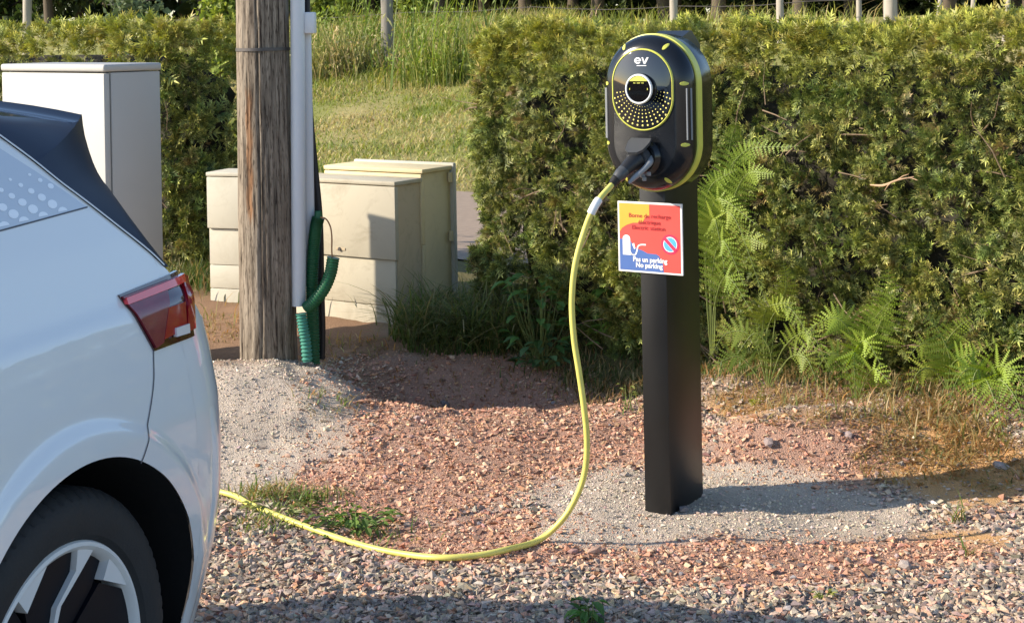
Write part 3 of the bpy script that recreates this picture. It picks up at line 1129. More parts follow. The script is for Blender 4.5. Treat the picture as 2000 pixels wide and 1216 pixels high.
# ================================================================== CHARGING STATION
CORNER = Vector((0.461, 4.73, 0.0)); CH_A = radians(-33)
st = thing('charging_station', 'black electric car charger with lime rim on a square black post', 'charging station', CORNER, CH_A)


def stw(x, y, z):
    """charger-local point in the world: x along its face, y backwards"""
    return CORNER + Vector((x * cos(CH_A) - y * sin(CH_A), x * sin(CH_A) + y * cos(CH_A), z))


mb = MB(); mb.box((-.09, 0, -.15), (0, .23, 1.402), .004, 2)
mb.build('post', M_post, st, smooth=40)
mb = MB()
prof = [(.01, 1.425), (.04, 1.442), (.175, 1.490), (.185, 1.490), (.245, 1.445), (.245, 1.405), (.01, 1.405)]
mb.prism(prof, lambda p: (-.100, p[0], p[1]), lambda p: (.010, p[0], p[1]))
mb.build('post_cap', M_post, st, smooth=40)

CZ, CHW, CHH = 1.243, .150, .2375


def stadium(hw, hh, cx, cz, y, n=96):
    pts = []
    s_ = hh - hw
    for k_ in range(n):
        q = 2 * pi * k_ / n
        pts.append((cx + hw * cos(q), y, cz + hw * sin(q) + (s_ if sin(q) >= 0 else -s_)))
    # even out the straight sides
    return pts


def st_ring(ins, y):
    return stadium(CHW - ins, CHH - ins, 0, CZ, y)


mb = MB(); mb.loft([st_ring(.02, .050), st_ring(.005, .044), st_ring(.0, .034), st_ring(.0, -.038), st_ring(.006, -.042)], cap0=True, cap1=True)
mb.build('back_housing', M_charger, st, smooth=35)
mb = MB(); mb.loft([st_ring(.004, -.037), st_ring(-.003, -.040), st_ring(-.003, -.070), st_ring(.004, -.073)], cap0=True, cap1=True)
mb.build('lime_band', M_lime, st, smooth=35)
mb = MB()
mb.loft([st_ring(.006, -.068), st_ring(.0005, -.074), st_ring(.002, -.086), st_ring(.007, -.100), st_ring(.016, -.113), st_ring(.027, -.122), st_ring(.038, -.1275), st_ring(.047, -.1295), st_ring(.05, -.1297)], cap0=True, cap1=True)
mb.build('front_cover', M_charger, st, smooth=50)
# inner oval panel
PZ, PHW, PHH = 1.315, .100, .120
so = lambda ins, y: stadium(PHW - ins, PHH - ins, 0, PZ, y)
mb = MB(); mb.loft([so(-.0042, -.126), so(-.0034, -.1340), so(-.0008, -.1352), so(.0012, -.1335)])
pan = None
mb2 = MB(); mb2.loft([so(.0, -.127), so(.001, -.1335), so(.004, -.1350)], cap0=True, cap1=True)
pan = mb2.build('front_panel', M_gloss, st, smooth=40)
mb.build('panel_border', M_lime, pan, smooth=60)
# round display knob
mb = MB()
KZ = 1.318


def kring(r, y, n=48):
    return [(r * cos(2 * pi * i / n), y, KZ + r * sin(2 * pi * i / n)) for i in range(n)]


mb.loft([kring(.046, -.134), kring(.045, -.152), kring(.0435, -.156), kring(.0385, -.157)], cap0=True)
disp = mb.build('display', M_gloss, st, smooth=35)
mb = MB(); mb.loft([kring(.0452, -.152), kring(.0452, -.1575), kring(.0435, -.1595), kring(.0405, -.1595), kring(.039, -.156)])
mb.build('display_ring', M_white, disp, smooth=45)
mb = MB(); mb.loft([kring(.0395, -.1565), kring(.001, -.1568)], cap1=True)
mb.build('display_screen', M_gloss, disp, smooth=45)
mb = MB()
seg = [(.0385 * cos(a), .0385 * sin(a)) for a in np.linspace(radians(38), radians(142), 20)]
mb.prism(seg, lambda p: (p[0], -.1565, KZ + p[1]), lambda p: (p[0], -.1582, KZ + p[1]))
mb.build('display_bar', M_lime, disp)
for txt, sz, x, z in (('10:25 16 kW', .0058, 0, KZ + .0185), ('<', .009, -.030, KZ), ('>', .009, .030, KZ)):
    pass
mb = MB()
for i in range(9):
    if i in (2, 6): continue
    mb.box((-.017 + i * .004, -.1577, KZ + .0165), (-.0145 + i * .004, -.1570, KZ + .0195))
for sx_ in (-1, 1):
    mb.box((sx_ * .0300 - .001, -.1577, KZ - .003), (sx_ * .0300 + .001, -.1570, KZ + .003))
rd = mb.build('display_readout', M_lime, disp); rd['kind'] = 'stuff'
# rays of dots below the display
mb = MB()
for i in range(19):
    a = radians(188 + i * (164 / 18))
    for j in range(7):
        r = .054 + j * .0102 + j * j * .0002
        x, z = r * cos(a), KZ + r * sin(a)
        dz = z - PZ; s_ = PHH - PHW
        dd = math.hypot(x, max(0, abs(dz) - s_))
        if dd > PHW - .004: continue
        rad = .0012 + .00034 * j
        n_ = 8
        mb.add([(x + rad * cos(2 * pi * k_ / n_), -.1356, z + rad * sin(2 * pi * k_ / n_)) for k_ in range(n_)], [tuple(range(n_))])
ld = mb.build('light_dots', mat('dot_yellow', (0.86, 0.74, 0.20), .4, var=.03), pan); ld['kind'] = 'stuff'
# the mark at the top of the panel: rounded e, V, and a line beneath
mb = MB()
def bar(poly): mb.prism(poly, lambda p: (p[0], -.1349, p[1]), lambda p: (p[0], -.1362, p[1]))
EZ = 1.4025
ring_o = [(-.0125 + .0115 * cos(a), EZ + .0098 * sin(a)) for a in np.linspace(radians(-38), radians(-360), 26)]
ring_i = [(-.0125 + .0060 * cos(a), EZ + .0050 * sin(a)) for a in np.linspace(radians(-360), radians(-38), 26)]
for i in range(25):
    bar([ring_o[i], ring_o[i + 1], ring_i[24 - i], ring_i[25 - i]])
bar([(-.0195, EZ + .0015), (-.0015, EZ + .0015), (-.0012, EZ - .0018), (-.0195, EZ - .0018)])
bar([(.0005, EZ + .0098), (.0062, EZ + .0098), (.0098, EZ - .0035), (.0080, EZ - .0100)])
bar([(.0080, EZ - .0100), (.0098, EZ - .0035), (.0185, EZ + .0098), (.0250, EZ + .0098), (.0135, EZ - .0100)])
bar([(-.0165, EZ - .0140), (.0165, EZ - .0140), (.0165, EZ - .0163), (-.0165, EZ - .0163)])
lg = mb.build('logo_mark', M_white, pan); lg['kind'] = 'stuff'
# lime clips round the cover
_pi = [.0005, .002, .007, .016, .027, .038, .047]; _py = [-.074, -.086, -.100, -.113, -.122, -.1275, -.1295]


def cover_y(x, z):
    dz = abs(z - CZ) - (CHH - CHW)
    return float(np.interp(CHW - math.hypot(x, max(0, dz)), _pi, _py))


def clip(x, z, ang, big=1.0):
    mb = MB()
    rings = []
    for t in (0.0, .35, .7, .92, 1.0, 1.04):
        ring = []
        for k_ in range(20):
            q = 2 * pi * k_ / 20
            a_, b_ = .0105 * big * cos(q) * max(t, .001), .0060 * big * sin(q) * max(t, .001)
            X_, Z_ = x + a_ * cos(ang) - b_ * sin(ang), z + a_ * sin(ang) + b_ * cos(ang)
            ring.append((X_, cover_y(X_, Z_) - (.0022 if t < .95 else .0012 if t < 1.02 else -.002), Z_))
        rings.append(ring)
    mb.loft(rings)
    mb.build('lime_clip', M_lime, st, smooth=60)


for deg in (58, 122, -58, -122):
    a = radians(deg); r = CHW - .017
    clip(r * cos(a), CZ + r * sin(a) + (.0875 if deg > 0 else -.0875), a)
for sx_ in (-1, 1):
    for dz in (-.092, .090):
        clip(sx_ * .131, CZ + dz, 0, 0.95)
    mbg = MB()
    mbg.box((sx_ * .1455 - .0022, -.1005, CZ - .078), (sx_ * .1455 + .0022, -.096, CZ + .076), .0008)
    mbg.build('side_groove', M_greyp, st)
    mbg = MB()
    mbg.box((sx_ * .1365 - .0022, -.1120, CZ - .078), (sx_ * .1365 + .0022, -.1075, CZ + .076), .0008)
    mbg.build('side_groove', M_greyp, st)
# socket with its hinged flap
SZ = 1.112
mb = MB()
def sring(r, y, n=40): return [(r * cos(2 * pi * i / n), y, SZ + r * sin(2 * pi * i / n)) for i in range(n)]
mb.loft([sring(.058, -.126), sring(.056, -.134), sring(.047, -.142), sring(.045, -.150), sring(.038, -.150), sring(.036, -.130)])
sock = mb.build('socket', M_charger, st, smooth=40)
mb = MB()
fl = [(-.034, 0), (.034, 0), (.037, .02), (.030, .058), (.016, .074), (-.016, .074), (-.030, .058), (-.037, .02)]
def flap(p, off):
    # hinge along x at the top of the socket, standing outward and a little up
    return (p[0], -.142 - p[1] * .80 - off * .5, SZ + .052 - p[1] * .52 + off * .8)
mb.prism(fl, lambda p: flap(p, 0), lambda p: flap(p, .009))
mb.build('socket_flap', M_darkp, sock)

# ---- the charging cable with its connector (its own thing)
cab = thing('charging_cable', 'yellow charging cable hanging from the charger and trailing over gravel behind the car', 'cable', (0, 0, 0))
c0 = stw(0, -.128, SZ); c1 = stw(0, -.180, SZ - .004)
h1 = stw(-.005, -.206, SZ - .016); h2 = stw(-.016, -.234, SZ - .036); h3 = stw(-.027, -.254, SZ - .054); h4 = stw(-.036, -.267, SZ - .072)
mb = MB(); mb.tube([c0, stw(0, -.150, SZ), stw(0, -.152, SZ), c1], [.031, .031, .036, .035], 28)
plug = mb.build('connector', M_darkp, cab, smooth=40)
hp = spline([c1, h1, h2], 14)
mb = MB(); mb.tube(hp, [.029 - .010 * (i / 13) ** 0.7 for i in range(14)], 24)
grip = mb.build('grip', M_plasticblk, cab, smooth=40)
mb = MB(); hp2 = spline([h1.lerp(h2, .55), h2, h3], 12)
mb.tube(hp2, [.0185, .0195, .0195, .0185, .0195, .0195, .0185, .0195, .0190, .0180, .0165, .0150], 24)
mb.build('collar', M_darkp, cab, smooth=30)
mb = MB(); mb.tube(spline([h3, h3.lerp(h4, .5), h4], 12), [.0150 - .0004 * i + (.0012 if i % 2 else 0) for i in range(12)], 18)
mb.build('strain_relief', M_plasticblk, cab, smooth=30)
# lever and latch under the grip
lev = [stw(.034, -.150, SZ + .005), stw(.040, -.170, SZ - .012), stw(.030, -.200, SZ - .034), stw(.014, -.222, SZ - .054), stw(.004, -.236, SZ - .068)]
mb = MB(); mb.tube(spline(lev, 18), [.004, .006, .008, .0095, .0098, .0095, .009, .0085, .008, .008, .0085, .0085, .008, .0075, .007, .006, .005, .004], 14)
mb.build('lever', M_greyp, cab, smooth=45)
mb = MB()
for (x, y, z) in ((.030, -.158, -.046), (.014, -.166, -.052), (.024, -.176, -.060)):
    c = stw(x, y, SZ + z)
    mb.box((c.x - .006, c.y - .008, c.z - .006), (c.x + .006, c.y + .008, c.z + .006), .002)
lt = mb.build('latch', M_greyp, cab); lt['kind'] = 'stuff'

path_px = [(1163, 400, 4.44), (1140, 455, 4.44), (1123, 520, 4.44), (1117, 590, 4.44), (1121, 660, 4.44), (1130, 720, 4.44), (1140, 790, 4.44), (1146, 850, 4.445),
           (1144, 910, 4.45), (1130, 960, 4.455), (1100, 1012, 4.455), (1052, 1054, 4.45)]
pth = [h4 - (h4 - h3) * 0.15] + [P(*p) for p in path_px]
for (px, py) in ((990, 1082), (930, 1094), (860, 1098), (790, 1091), (720, 1077), (640, 1052), (550, 1018), (490, 993), (437, 970)):
    g = G(px, py); pth.append(Vector((g.x, g.y, g.z + .014)))
e = pth[-1]
for (x, y) in ((-1.25, 5.15), (-1.75, 5.2), (-2.25, 4.75), (-2.62, 4.0), (-2.62, 3.5)):
    pth.append(Vector((x, y, gz(x, y) + .012)))
pth.append(Vector((-2.62, 3.42, .35))); pth.append(Vector((-2.56, 3.38, .72)))
cp = spline(pth, 420)
mb = MB(); mb.tube(cp, .0089, 14)
mb.build('cable_sheath', M_limecable, cab, smooth=60)
tg = spline(pth[1:3], 20)
ia = min(range(len(cp)), key=lambda i: (cp[i] - P(1170, 386, 4.44)).length); ib = min(range(len(cp)), key=lambda i: (cp[i] - P(1155, 416, 4.44)).length)
mb = MB(); mb.tube(cp[min(ia, ib):max(ia, ib) + 1], .0125, 14)
a_ = cp[(ia + ib) // 2]
mb.build('cable_tag', M_white, cab, smooth=60)

# ================================================================== SIGN ON THE POST
sg_c = (-.163, .061); sg_z = (.742, .961)
sign = thing('parking_sign', 'square orange, coral and blue no parking sign on the black post', 'sign', stw(0, -.004, 0), CH_A)
SX0, SX1, SZ0, SZ1 = sg_c[0], sg_c[1], sg_z[0], sg_z[1]
W_, H_ = SX1 - SX0, SZ1 - SZ0


def sxy(u, v, y=0.0):           # u right, v down, both 0..1
    return (SX0 + u * W_, y, SZ1 - v * H_)


def flat_mat(name, c):
    return mat(name, c, 0.38, var=0.05, scale=14, coat=0.15)


M_swhite = flat_mat('print_white', (0.86, 0.84, 0.82)); M_sred = flat_mat('print_coral', (0.74, 0.085, 0.070)); M_sorange = flat_mat('print_orange', (0.82, 0.40, 0.055))
M_sblue = flat_mat('print_blue', (0.075, 0.15, 0.40)); M_sdkred = flat_mat('print_dark_red', (0.36, 0.03, 0.035)); M_scrim = flat_mat('print_crimson', (0.62, 0.035, 0.10))
M_scyan = flat_mat('print_sky_blue', (0.10, 0.42, 0.80))
mb = MB(); mb.box((SX0, -.003, SZ0), (SX1, .003, SZ1), .0006, 1)
mb.build('board', M_swhite, sign)


def printed(name, polys, m, y, parent=sign):
    mb = MB()
    for p in polys:
        n_ = len(p)
        mb.add([sxy(a, b, y) for a, b in p], [tuple(range(n_))])
    o = mb.build(name, m, parent)
    return o


b0, b1 = .026, .974
printed('coral_field', [[(b0, b0), (b1, b0), (b1, b1), (b0, b1)]], M_sred, -.0034)
arc1 = [(.5, b0), (.5, .20)] + [(.5 - .10 * sin(t), .20 + .09 * (1 - cos(t)) + .0) for t in np.linspace(0.2, pi / 2, 6)] + [(.24, .30), (.14, .335), (.07, .38), (b0, .44)]
printed('orange_field', [[(b0, b0)] + arc1], M_sorange, -.0038)
printed('blue_field', [[(b0, .535), (.10, .535), (.20, .56), (.26, .65), (.33, .67), (.40, .69), (.46, .72), (.60, .725), (.645, .75), (.66, .80), (.70, .86), (.71, b1), (b0, b1)]], M_sblue, -.0038)
# charging pillar and its lead
pil = [(.075, .76), (.075, .56)] + [(.135 - .06 * cos(t), .53 - .055 * sin(t)) for t in np.linspace(0, pi, 10)] + [(.195, .70), (.215, .735), (.25, .76)]
ld_pts = [(.20, .745), (.265, .755), (.295, .70), (.315, .63), (.36, .605), (.44, .60)]
lq = spline([(a, b, 0) for a, b in ld_pts], 24)
lead = []
for i in range(23):
    a, b = lq[i], lq[i + 1]; t = (b - a).normalized(); n_ = Vector((-t.y, t.x, 0)) * .0105
    lead.append([(a.x - n_.x, a.y - n_.y), (b.x - n_.x, b.y - n_.y), (b.x + n_.x, b.y + n_.y), (a.x + n_.x, a.y + n_.y)])
pr = printed('pillar_picture', [pil, [(.22, .60), (.255, .585), (.275, .665), (.255, .675)]] + lead, M_swhite, -.0042); pr['kind'] = 'stuff'
# no-parking disc
ccx, ccy, cr_ = .815, .575, .140
ell = lambda r, t0=0, t1=2 * pi, n=40: [(ccx + r * cos(t) * H_ / W_, ccy + r * sin(t)) for t in np.linspace(t0, t1, n)]
printed('disc_rim', [ell(cr_)[:-1]], M_scrim, -.0042)
printed('disc_white', [ell(.108)[:-1]], M_swhite, -.0045)
printed('disc_half', [ell(.097, radians(45 + 17), radians(225 - 17), 24)], M_scyan, -.0048)
printed('disc_half', [ell(.097, radians(225 + 17), radians(405 - 17), 24)], M_scyan, -.0048)
dv = .017
printed('disc_bar', [[(ccx - .085 - dv, ccy - .085 + dv), (ccx - .085 + dv, ccy - .085 - dv), (ccx + .085 + dv, ccy + .085 - dv), (ccx + .085 - dv, ccy + .085 + dv)]], M_scrim, -.0050)


def sign_text(txt, u, v, size, m, bold=0.0, xs_=1.0, y=-.0045):
    me = text_mesh(txt, size, 0.0002, bold, xscale=xs_)
    x, _, z = sxy(u, v)
    o = obj('lettering', me, m, sign, (x, y, z), (radians(90), 0, 0))
    o['kind'] = 'stuff'
    return o


sign_text('Borne de recharge', .505, .195, .0185, M_sdkred, .00015, 1.05)
sign_text('électrique', .50, .285, .0185, M_sdkred, .00015, 1.05)
sign_text('Electric station', .485, .365, .0185, M_sdkred, .00015, 1.05)
sign_text('Pas un parking', .50, .815, .0205, M_swhite, .0006, 1.0, -.0046)
sign_text('No parking', .485, .895, .0205, M_swhite, .0006, 1.0, -.0046)

# ================================================================== UTILITY POLE
PB = P(525, 705, 6.37)
PX, PY = PB.x, PB.y
PZ0 = gz(PX, PY)
pole = thing('utility_pole', 'weathered grey-brown wooden utility pole with a white cable guard', 'pole', (PX, PY, PZ0))
NA, NZ = 128, 150
zz = np.concatenate([np.linspace(-.3, 2.2, 110), np.linspace(2.3, 7.2, 40)])
ang = np.linspace(0, 2 * pi, NA, endpoint=False)
AA, ZZ = np.meshgrid(ang, zz)
Rr = np.interp(ZZ, [-.3, 0, 1.5, 7.2], [.122, .119, .106, .085])
Rr = Rr + .0035 * fbm(AA * 6, ZZ * 0.8, 3)
for (a0, wdt, dep, z0, z1, ph) in ((-1.66, .020, .012, -.3, 7.2, 0), (-1.30, .014, .008, -.3, 1.1, 1), (-2.05, .012, .007, .0, 1.8, 2), (-2.5, .012, .006, -.3, 2.4, 3),
                                   (-1.05, .014, .008, .4, 3, 4), (-0.8, .012, .007, -.3, 1.3, 5), (-2.25, .010, .005, .7, 4, 6), (-1.5, .010, .006, .2, 1.0, 7)):
    dd = np.abs(np.angle(np.exp(1j * (AA - a0 - .035 * np.sin(ZZ * 2.1 + ph) - .012 * np.sin(ZZ * 11 + ph)))))
    msk = sstep(z0, z0 + .15, ZZ) * (1 - sstep(z1 - .15, z1, ZZ))
    Rr = Rr - 1.7 * dep * np.exp(-(dd / (1.2 * wdt)) ** 2) * msk
tilt = 0.0
PVx, PVy = Rr * np.cos(AA), Rr * np.sin(AA)
idx = np.arange(NA * NZ).reshape(NZ, NA)
pf = np.stack([idx[:-1], np.roll(idx, -1, 1)[:-1], np.roll(idx, -1, 1)[1:], idx[1:]], -1).reshape(-1, 4)
da = np.angle(np.exp(1j * (AA + 2.02)))
stain = np.clip(1 - ((da + .03 * np.sin(ZZ * 40)) / .17) ** 4, 0, 1) * sstep(.56, .60, ZZ + .02 * np.sin(AA * 40)) * (1 - sstep(1.08, 1.12, ZZ + .02 * np.sin(AA * 33)))
shaft = obj('shaft', np_mesh('shaft', np.stack([PVx, PVy, ZZ], -1).reshape(-1, 3), pf, {'stain': (stain * (0.9 + 0.25 * fbm(AA * 8, ZZ * 6, 3))).ravel()}, smooth=True), M_pole, pole)
# steel strap
mb = MB()
sp = P(516, 97, 6.3); zs = sp.z - PZ0
rs = .1105
mb.loft([[(r * cos(t), r * sin(t), zs + dz) for t in np.linspace(0, 2 * pi, 48, endpoint=False)] for r, dz in ((rs - .006, -.006), (rs + .002, -.006), (rs + .002, .007), (rs - .006, .007))])
mb.build('strap', M_steel, pole, smooth=30)


def pl(px, py, Y):
    p = P(px, py, Y); return Vector((p.x - PX, p.y - PY, p.z - PZ0))


# half-round cable guard up the right side of the pole
def guard(name, bot, top, wdt, dep, m, n=13):
    mb = MB()
    rings = []
    for t in (0, .02, .98, 1):
        c = bot.lerp(top, t)
        ring = []
        for k_ in range(n):
            q = pi + pi * k_ / (n - 1)
            ring.append((c.x + wdt * cos(q) * 0.98, c.y + dep * sin(q), c.z))
        ring += [(c.x + wdt * .86, c.y + .004, c.z), (c.x - wdt * .86, c.y + .004, c.z)]
        rings.append(ring)
    mb.loft(rings, cap0=True, cap1=True)
    return mb.build(name, m, pole, smooth=40)


gb = pl(583.5, 596, 6.34); gt = pl(581, -2, 6.34)
gdir = (gt - gb) / (gt.z - gb.z)
guard('cable_guard', gb, gb + gdir * 3.4, .0305, .034, M_guard)
gb2 = pl(612, 430, 6.38); gt2 = pl(597, 60, 6.38); gd2 = (gt2 - gb2) / (gt2.z - gb2.z)
guard('cable_guard', pl(604, 555, 6.40), pl(595, 60, 6.40), .028, .020, M_guard)
mb = MB(); bb0 = pl(596, 66, 6.36); bb1 = pl(615, 24, 6.36)
mb.box((bb0.x, bb0.y - .03, bb0.z), (bb1.x, bb1.y + .05, bb1.z), .006)
mb.build('junction_box', M_guard, pole, smooth=40)

# black supply cables down the pole
sc_ = thing('supply_cable', 'thick black cable running down beside the white cable guard', 'cable', (PX, PY, PZ0))
pc = spline([pl(600, -10, 6.42), pl(601, 110, 6.42), pl(606, 220, 6.42), pl(616, 330, 6.42), pl(625, 430, 6.42), pl(628, 560, 6.44), pl(630, 640, 6.44), pl(629, 700, 6.44)], 60)
mb = MB(); mb.tube([p + Vector((0, 0, 0)) for p in pc], [.0125] * 60, 12); mb.build('cable_core', M_rubber, sc_, smooth=60)
mb = MB(); mb.tube([p + Vector((-.016, .012, 0)) for p in pc], [.011] * 60, 12); mb.build('cable_core', M_rubber, sc_, smooth=60)

# green corrugated sheaths
def corrugated(name, pts, r, m, label, pitch=.0085, n=18, amp=.0018):
    L_ = sum((Vector(pts[i + 1]) - Vector(pts[i])).length for i in range(len(pts) - 1))
    k_ = int(L_ / pitch) * 4
    sp_ = spline(pts, k_)
    mb = MB(); mb.tube(sp_, [r + amp * (1, .9, -1, -.9)[i % 4] for i in range(k_)], n)
    o = mb.build(name, m, None, smooth=30)
    tag(o, label, 'conduit', 'green conduits at the foot of the pole')
    return o


W3 = lambda px, py, Y: P(px, py, Y)
corrugated('corrugated_conduit', [W3(622, 425, 6.37), W3(617, 445, 6.37), W3(612, 490, 6.37), W3(609, 560, 6.37), W3(611, 630, 6.37), W3(613, 712, 6.37)], .0250, M_corr,
           'long dark green corrugated conduit rising out of the ground behind the pole foot')
corrugated('corrugated_conduit', [W3(651, 503, 6.31), W3(645, 535, 6.31), W3(632, 565, 6.30), W3(612, 590, 6.30), W3(598, 602, 6.31)], .0255, M_corr,
           'short bent green conduit tied across the upright one', .010, 18, .0012)
corrugated('corrugated_conduit', [W3(588, 612, 6.28), W3(592, 640, 6.28), W3(597, 670, 6.28), W3(600, 705, 6.28)], .0215, M_corrlight,
           'short pale teal conduit stub at the foot of the pole', .014, 16, .0022)
mb = MB(); mb.tube(spline([W3(626, 424, 6.34), W3(637, 428, 6.34), W3(645, 442, 6.34), W3(648, 462, 6.33), W3(648, 490, 6.32), W3(650, 512, 6.31)], 24), .0032, 8)
tag(mb.build('copper_wire', M_copper, None, smooth=60), 'thin copper wire looping into the bent green conduit', 'wire')
mb = MB(); mb.tube([W3(622, 412, 6.37), W3(622, 420, 6.37), W3(621, 430, 6.37), W3(620, 437, 6.37)], [.013, .017, .018, .020], 14)
tag(mb.build('green_tape', M_corr, None, smooth=50), 'dark green tape binding the conduit top to the black cable', 'tape')

# ================================================================== CABINETS
wc = thing('utility_cabinet', 'tall smooth white utility cabinet behind the car', 'cabinet', (-1.698, 6.45, 0), radians(-45))
WL, WD = .905, .25
zt = 1.390
mb = MB(); mb.box((-WL, .012, .06), (0, WD, zt - .035), .006); mb.build('cabinet_body', M_cabinet, wc, smooth=40)
mb = MB(); mb.box((-WL - .002, -.022, .09), (-.002, .008, zt - .038), .006); mb.build('cabinet_door', M_cabinet, wc, smooth=40)
mb = MB(); mb.box((-WL - .006, -.026, zt - .032), (.006, WD + .006, zt), .010, 3); mb.build('cabinet_lid', M_cabinet, wc, smooth=40)
mb = MB(); mb.box((-WL - .005, -.01, -.15), (.005, WD + .003, .058), .005); mb.build('cabinet_plinth', M_greyp, wc)
mb = MB(); mb.box((-WL + .04, -.034, .70), (-WL + .065, -.0225, .80), .003); mb.build('door_handle', M_greyp, wc)


def meter_box(name, label, loc, ang_, w, d, z0, h, m_front, m_side, gaps, overhang=.012, hinge=False, group='beige meter boxes'):
    t = thing(name, label, 'meter box', (loc[0], loc[1], z0), ang_, group)
    mb = MB(); mb.box((-w, .018, -.12), (0, d, h - .028), .004); mb.build('box_body', m_side, t, smooth=40)
    z = -.12
    zs_ = [-.12] + gaps + [h - .03]
    for i in range(len(zs_) - 1):
        lo, hi = zs_[i] + .0013, zs_[i + 1] - .0013
        top = i == len(zs_) - 2
        y0 = -.012 if top else .002
        mb = MB(); mb.box((-w + (0 if top else .003), y0, lo), ((overhang if top else -.002), .017, hi), .004)
        mb.build('front_panel', m_front, t, smooth=40)
    mb = MB(); mb.box((-w - .004, -.013, h - .027), (.013, d + .004, h - .006), .005); mb.build('box_lid', m_front, t, smooth=40)
    if hinge:
        for zz_ in (h * .48, h * .88):
            mb = MB(); mb.tube([(.013, d - .02, zz_), (.013, d - .02, zz_ + .05)], .012, 10); mb.build('hinge', m_side, t, smooth=40)
    return t


z_b = gz(-.579, 7.36)
bx = meter_box('meter_box', 'beige meter box with a stained front door standing right of the pole', (-.579, 7.36), radians(-34), .66, .205, z_b, .794 - z_b, M_beige, M_beigedirty, [.085, .31])
# the keyhole of the front door
mb = MB(); mb.tube([(-.335, -.020, .345), (-.335, -.010, .345)], .009, 12); mb.build('lock', M_steel, bx)
mb = MB(); mb.box((-.36, -.0155, .340), (-.30, -.0118, .352), .001); mb.build('lock_plate', M_beigedirty, bx)
cb = Vector((-.579, 7.36, 0)) + Vector((sin(radians(34)), cos(radians(34)), 0)) * .215
cb2 = cb + Vector((cos(radians(34)), -sin(radians(34)), 0)) * .004
z_c = gz(cb.x, cb.y)
bk = meter_box('meter_box', 'yellowish meter box standing back to back with the stained one', (cb2.x, cb2.y), radians(-34), .62, .235, z_c, .835 - z_c, M_beigeyel, M_beigeyel, [.10, .36], .002, True)
mb = MB(); mb.box((-.628, .232, -.1), (.022, .258, .835 - z_c + .006), .006); mb.build('rear_door', M_beigepale, bk, smooth=40)
z_l = gz(-1.64, 8.2)
meter_box('meter_box', 'pale cream meter box showing left of the pole', (-1.64 + .44 * cos(radians(20)), 8.2 - .44 * sin(radians(20))), radians(-20), .44, .22, z_l, .782 - z_l, M_beigepale, M_beigepale, [.065, .19, .385], .0)

# ================================================================== HEDGES
HT = Vector((0.7809, -0.6247, 0)); HN = Vector((-0.6247, -0.7809, 0))     # along the hedge to the right, and out of its face
# one clipped twig: a short stem of narrow needles, pointing along +z
SPR_V, SPR_F, SPR_W = [], [], []
def _needle(base, tip, wid, w0, w1):
    b = np.array(base); t = np.array(tip); d = t - b
    side = np.cross(d, (0, 1, 0.15)); side = side / (np.linalg.norm(side) + 1e-9) * wid
    n_ = len(SPR_V)
    SPR_V.extend([b - side * .7, b + side * .7, t]); SPR_F.append((n_, n_ + 1, n_ + 2)); SPR_W.extend([w0, w0, w1])


_r = random.Random(3)
for i in range(4):
    z = 0.06 + i * 0.20
    ln = 0.46 * (1 - 0.45 * i / 4)
    for s_ in (-1, 1):
        _needle((0, 0, z + _r.uniform(-.03, .03)), (s_ * ln * _r.uniform(.8, 1.1), _r.uniform(-.16, .16), z + ln * _r.uniform(.45, .9)), .095, .15 * i / 4, .35 + .5 * i / 4)
_needle((0, 0, .75), (0.03, 0.02, 1.12), .085, .6, 1.0)
SPR_V = np.array(SPR_V); SPR_F = np.array(SPR_F); SPR_W = np.array(SPR_W)


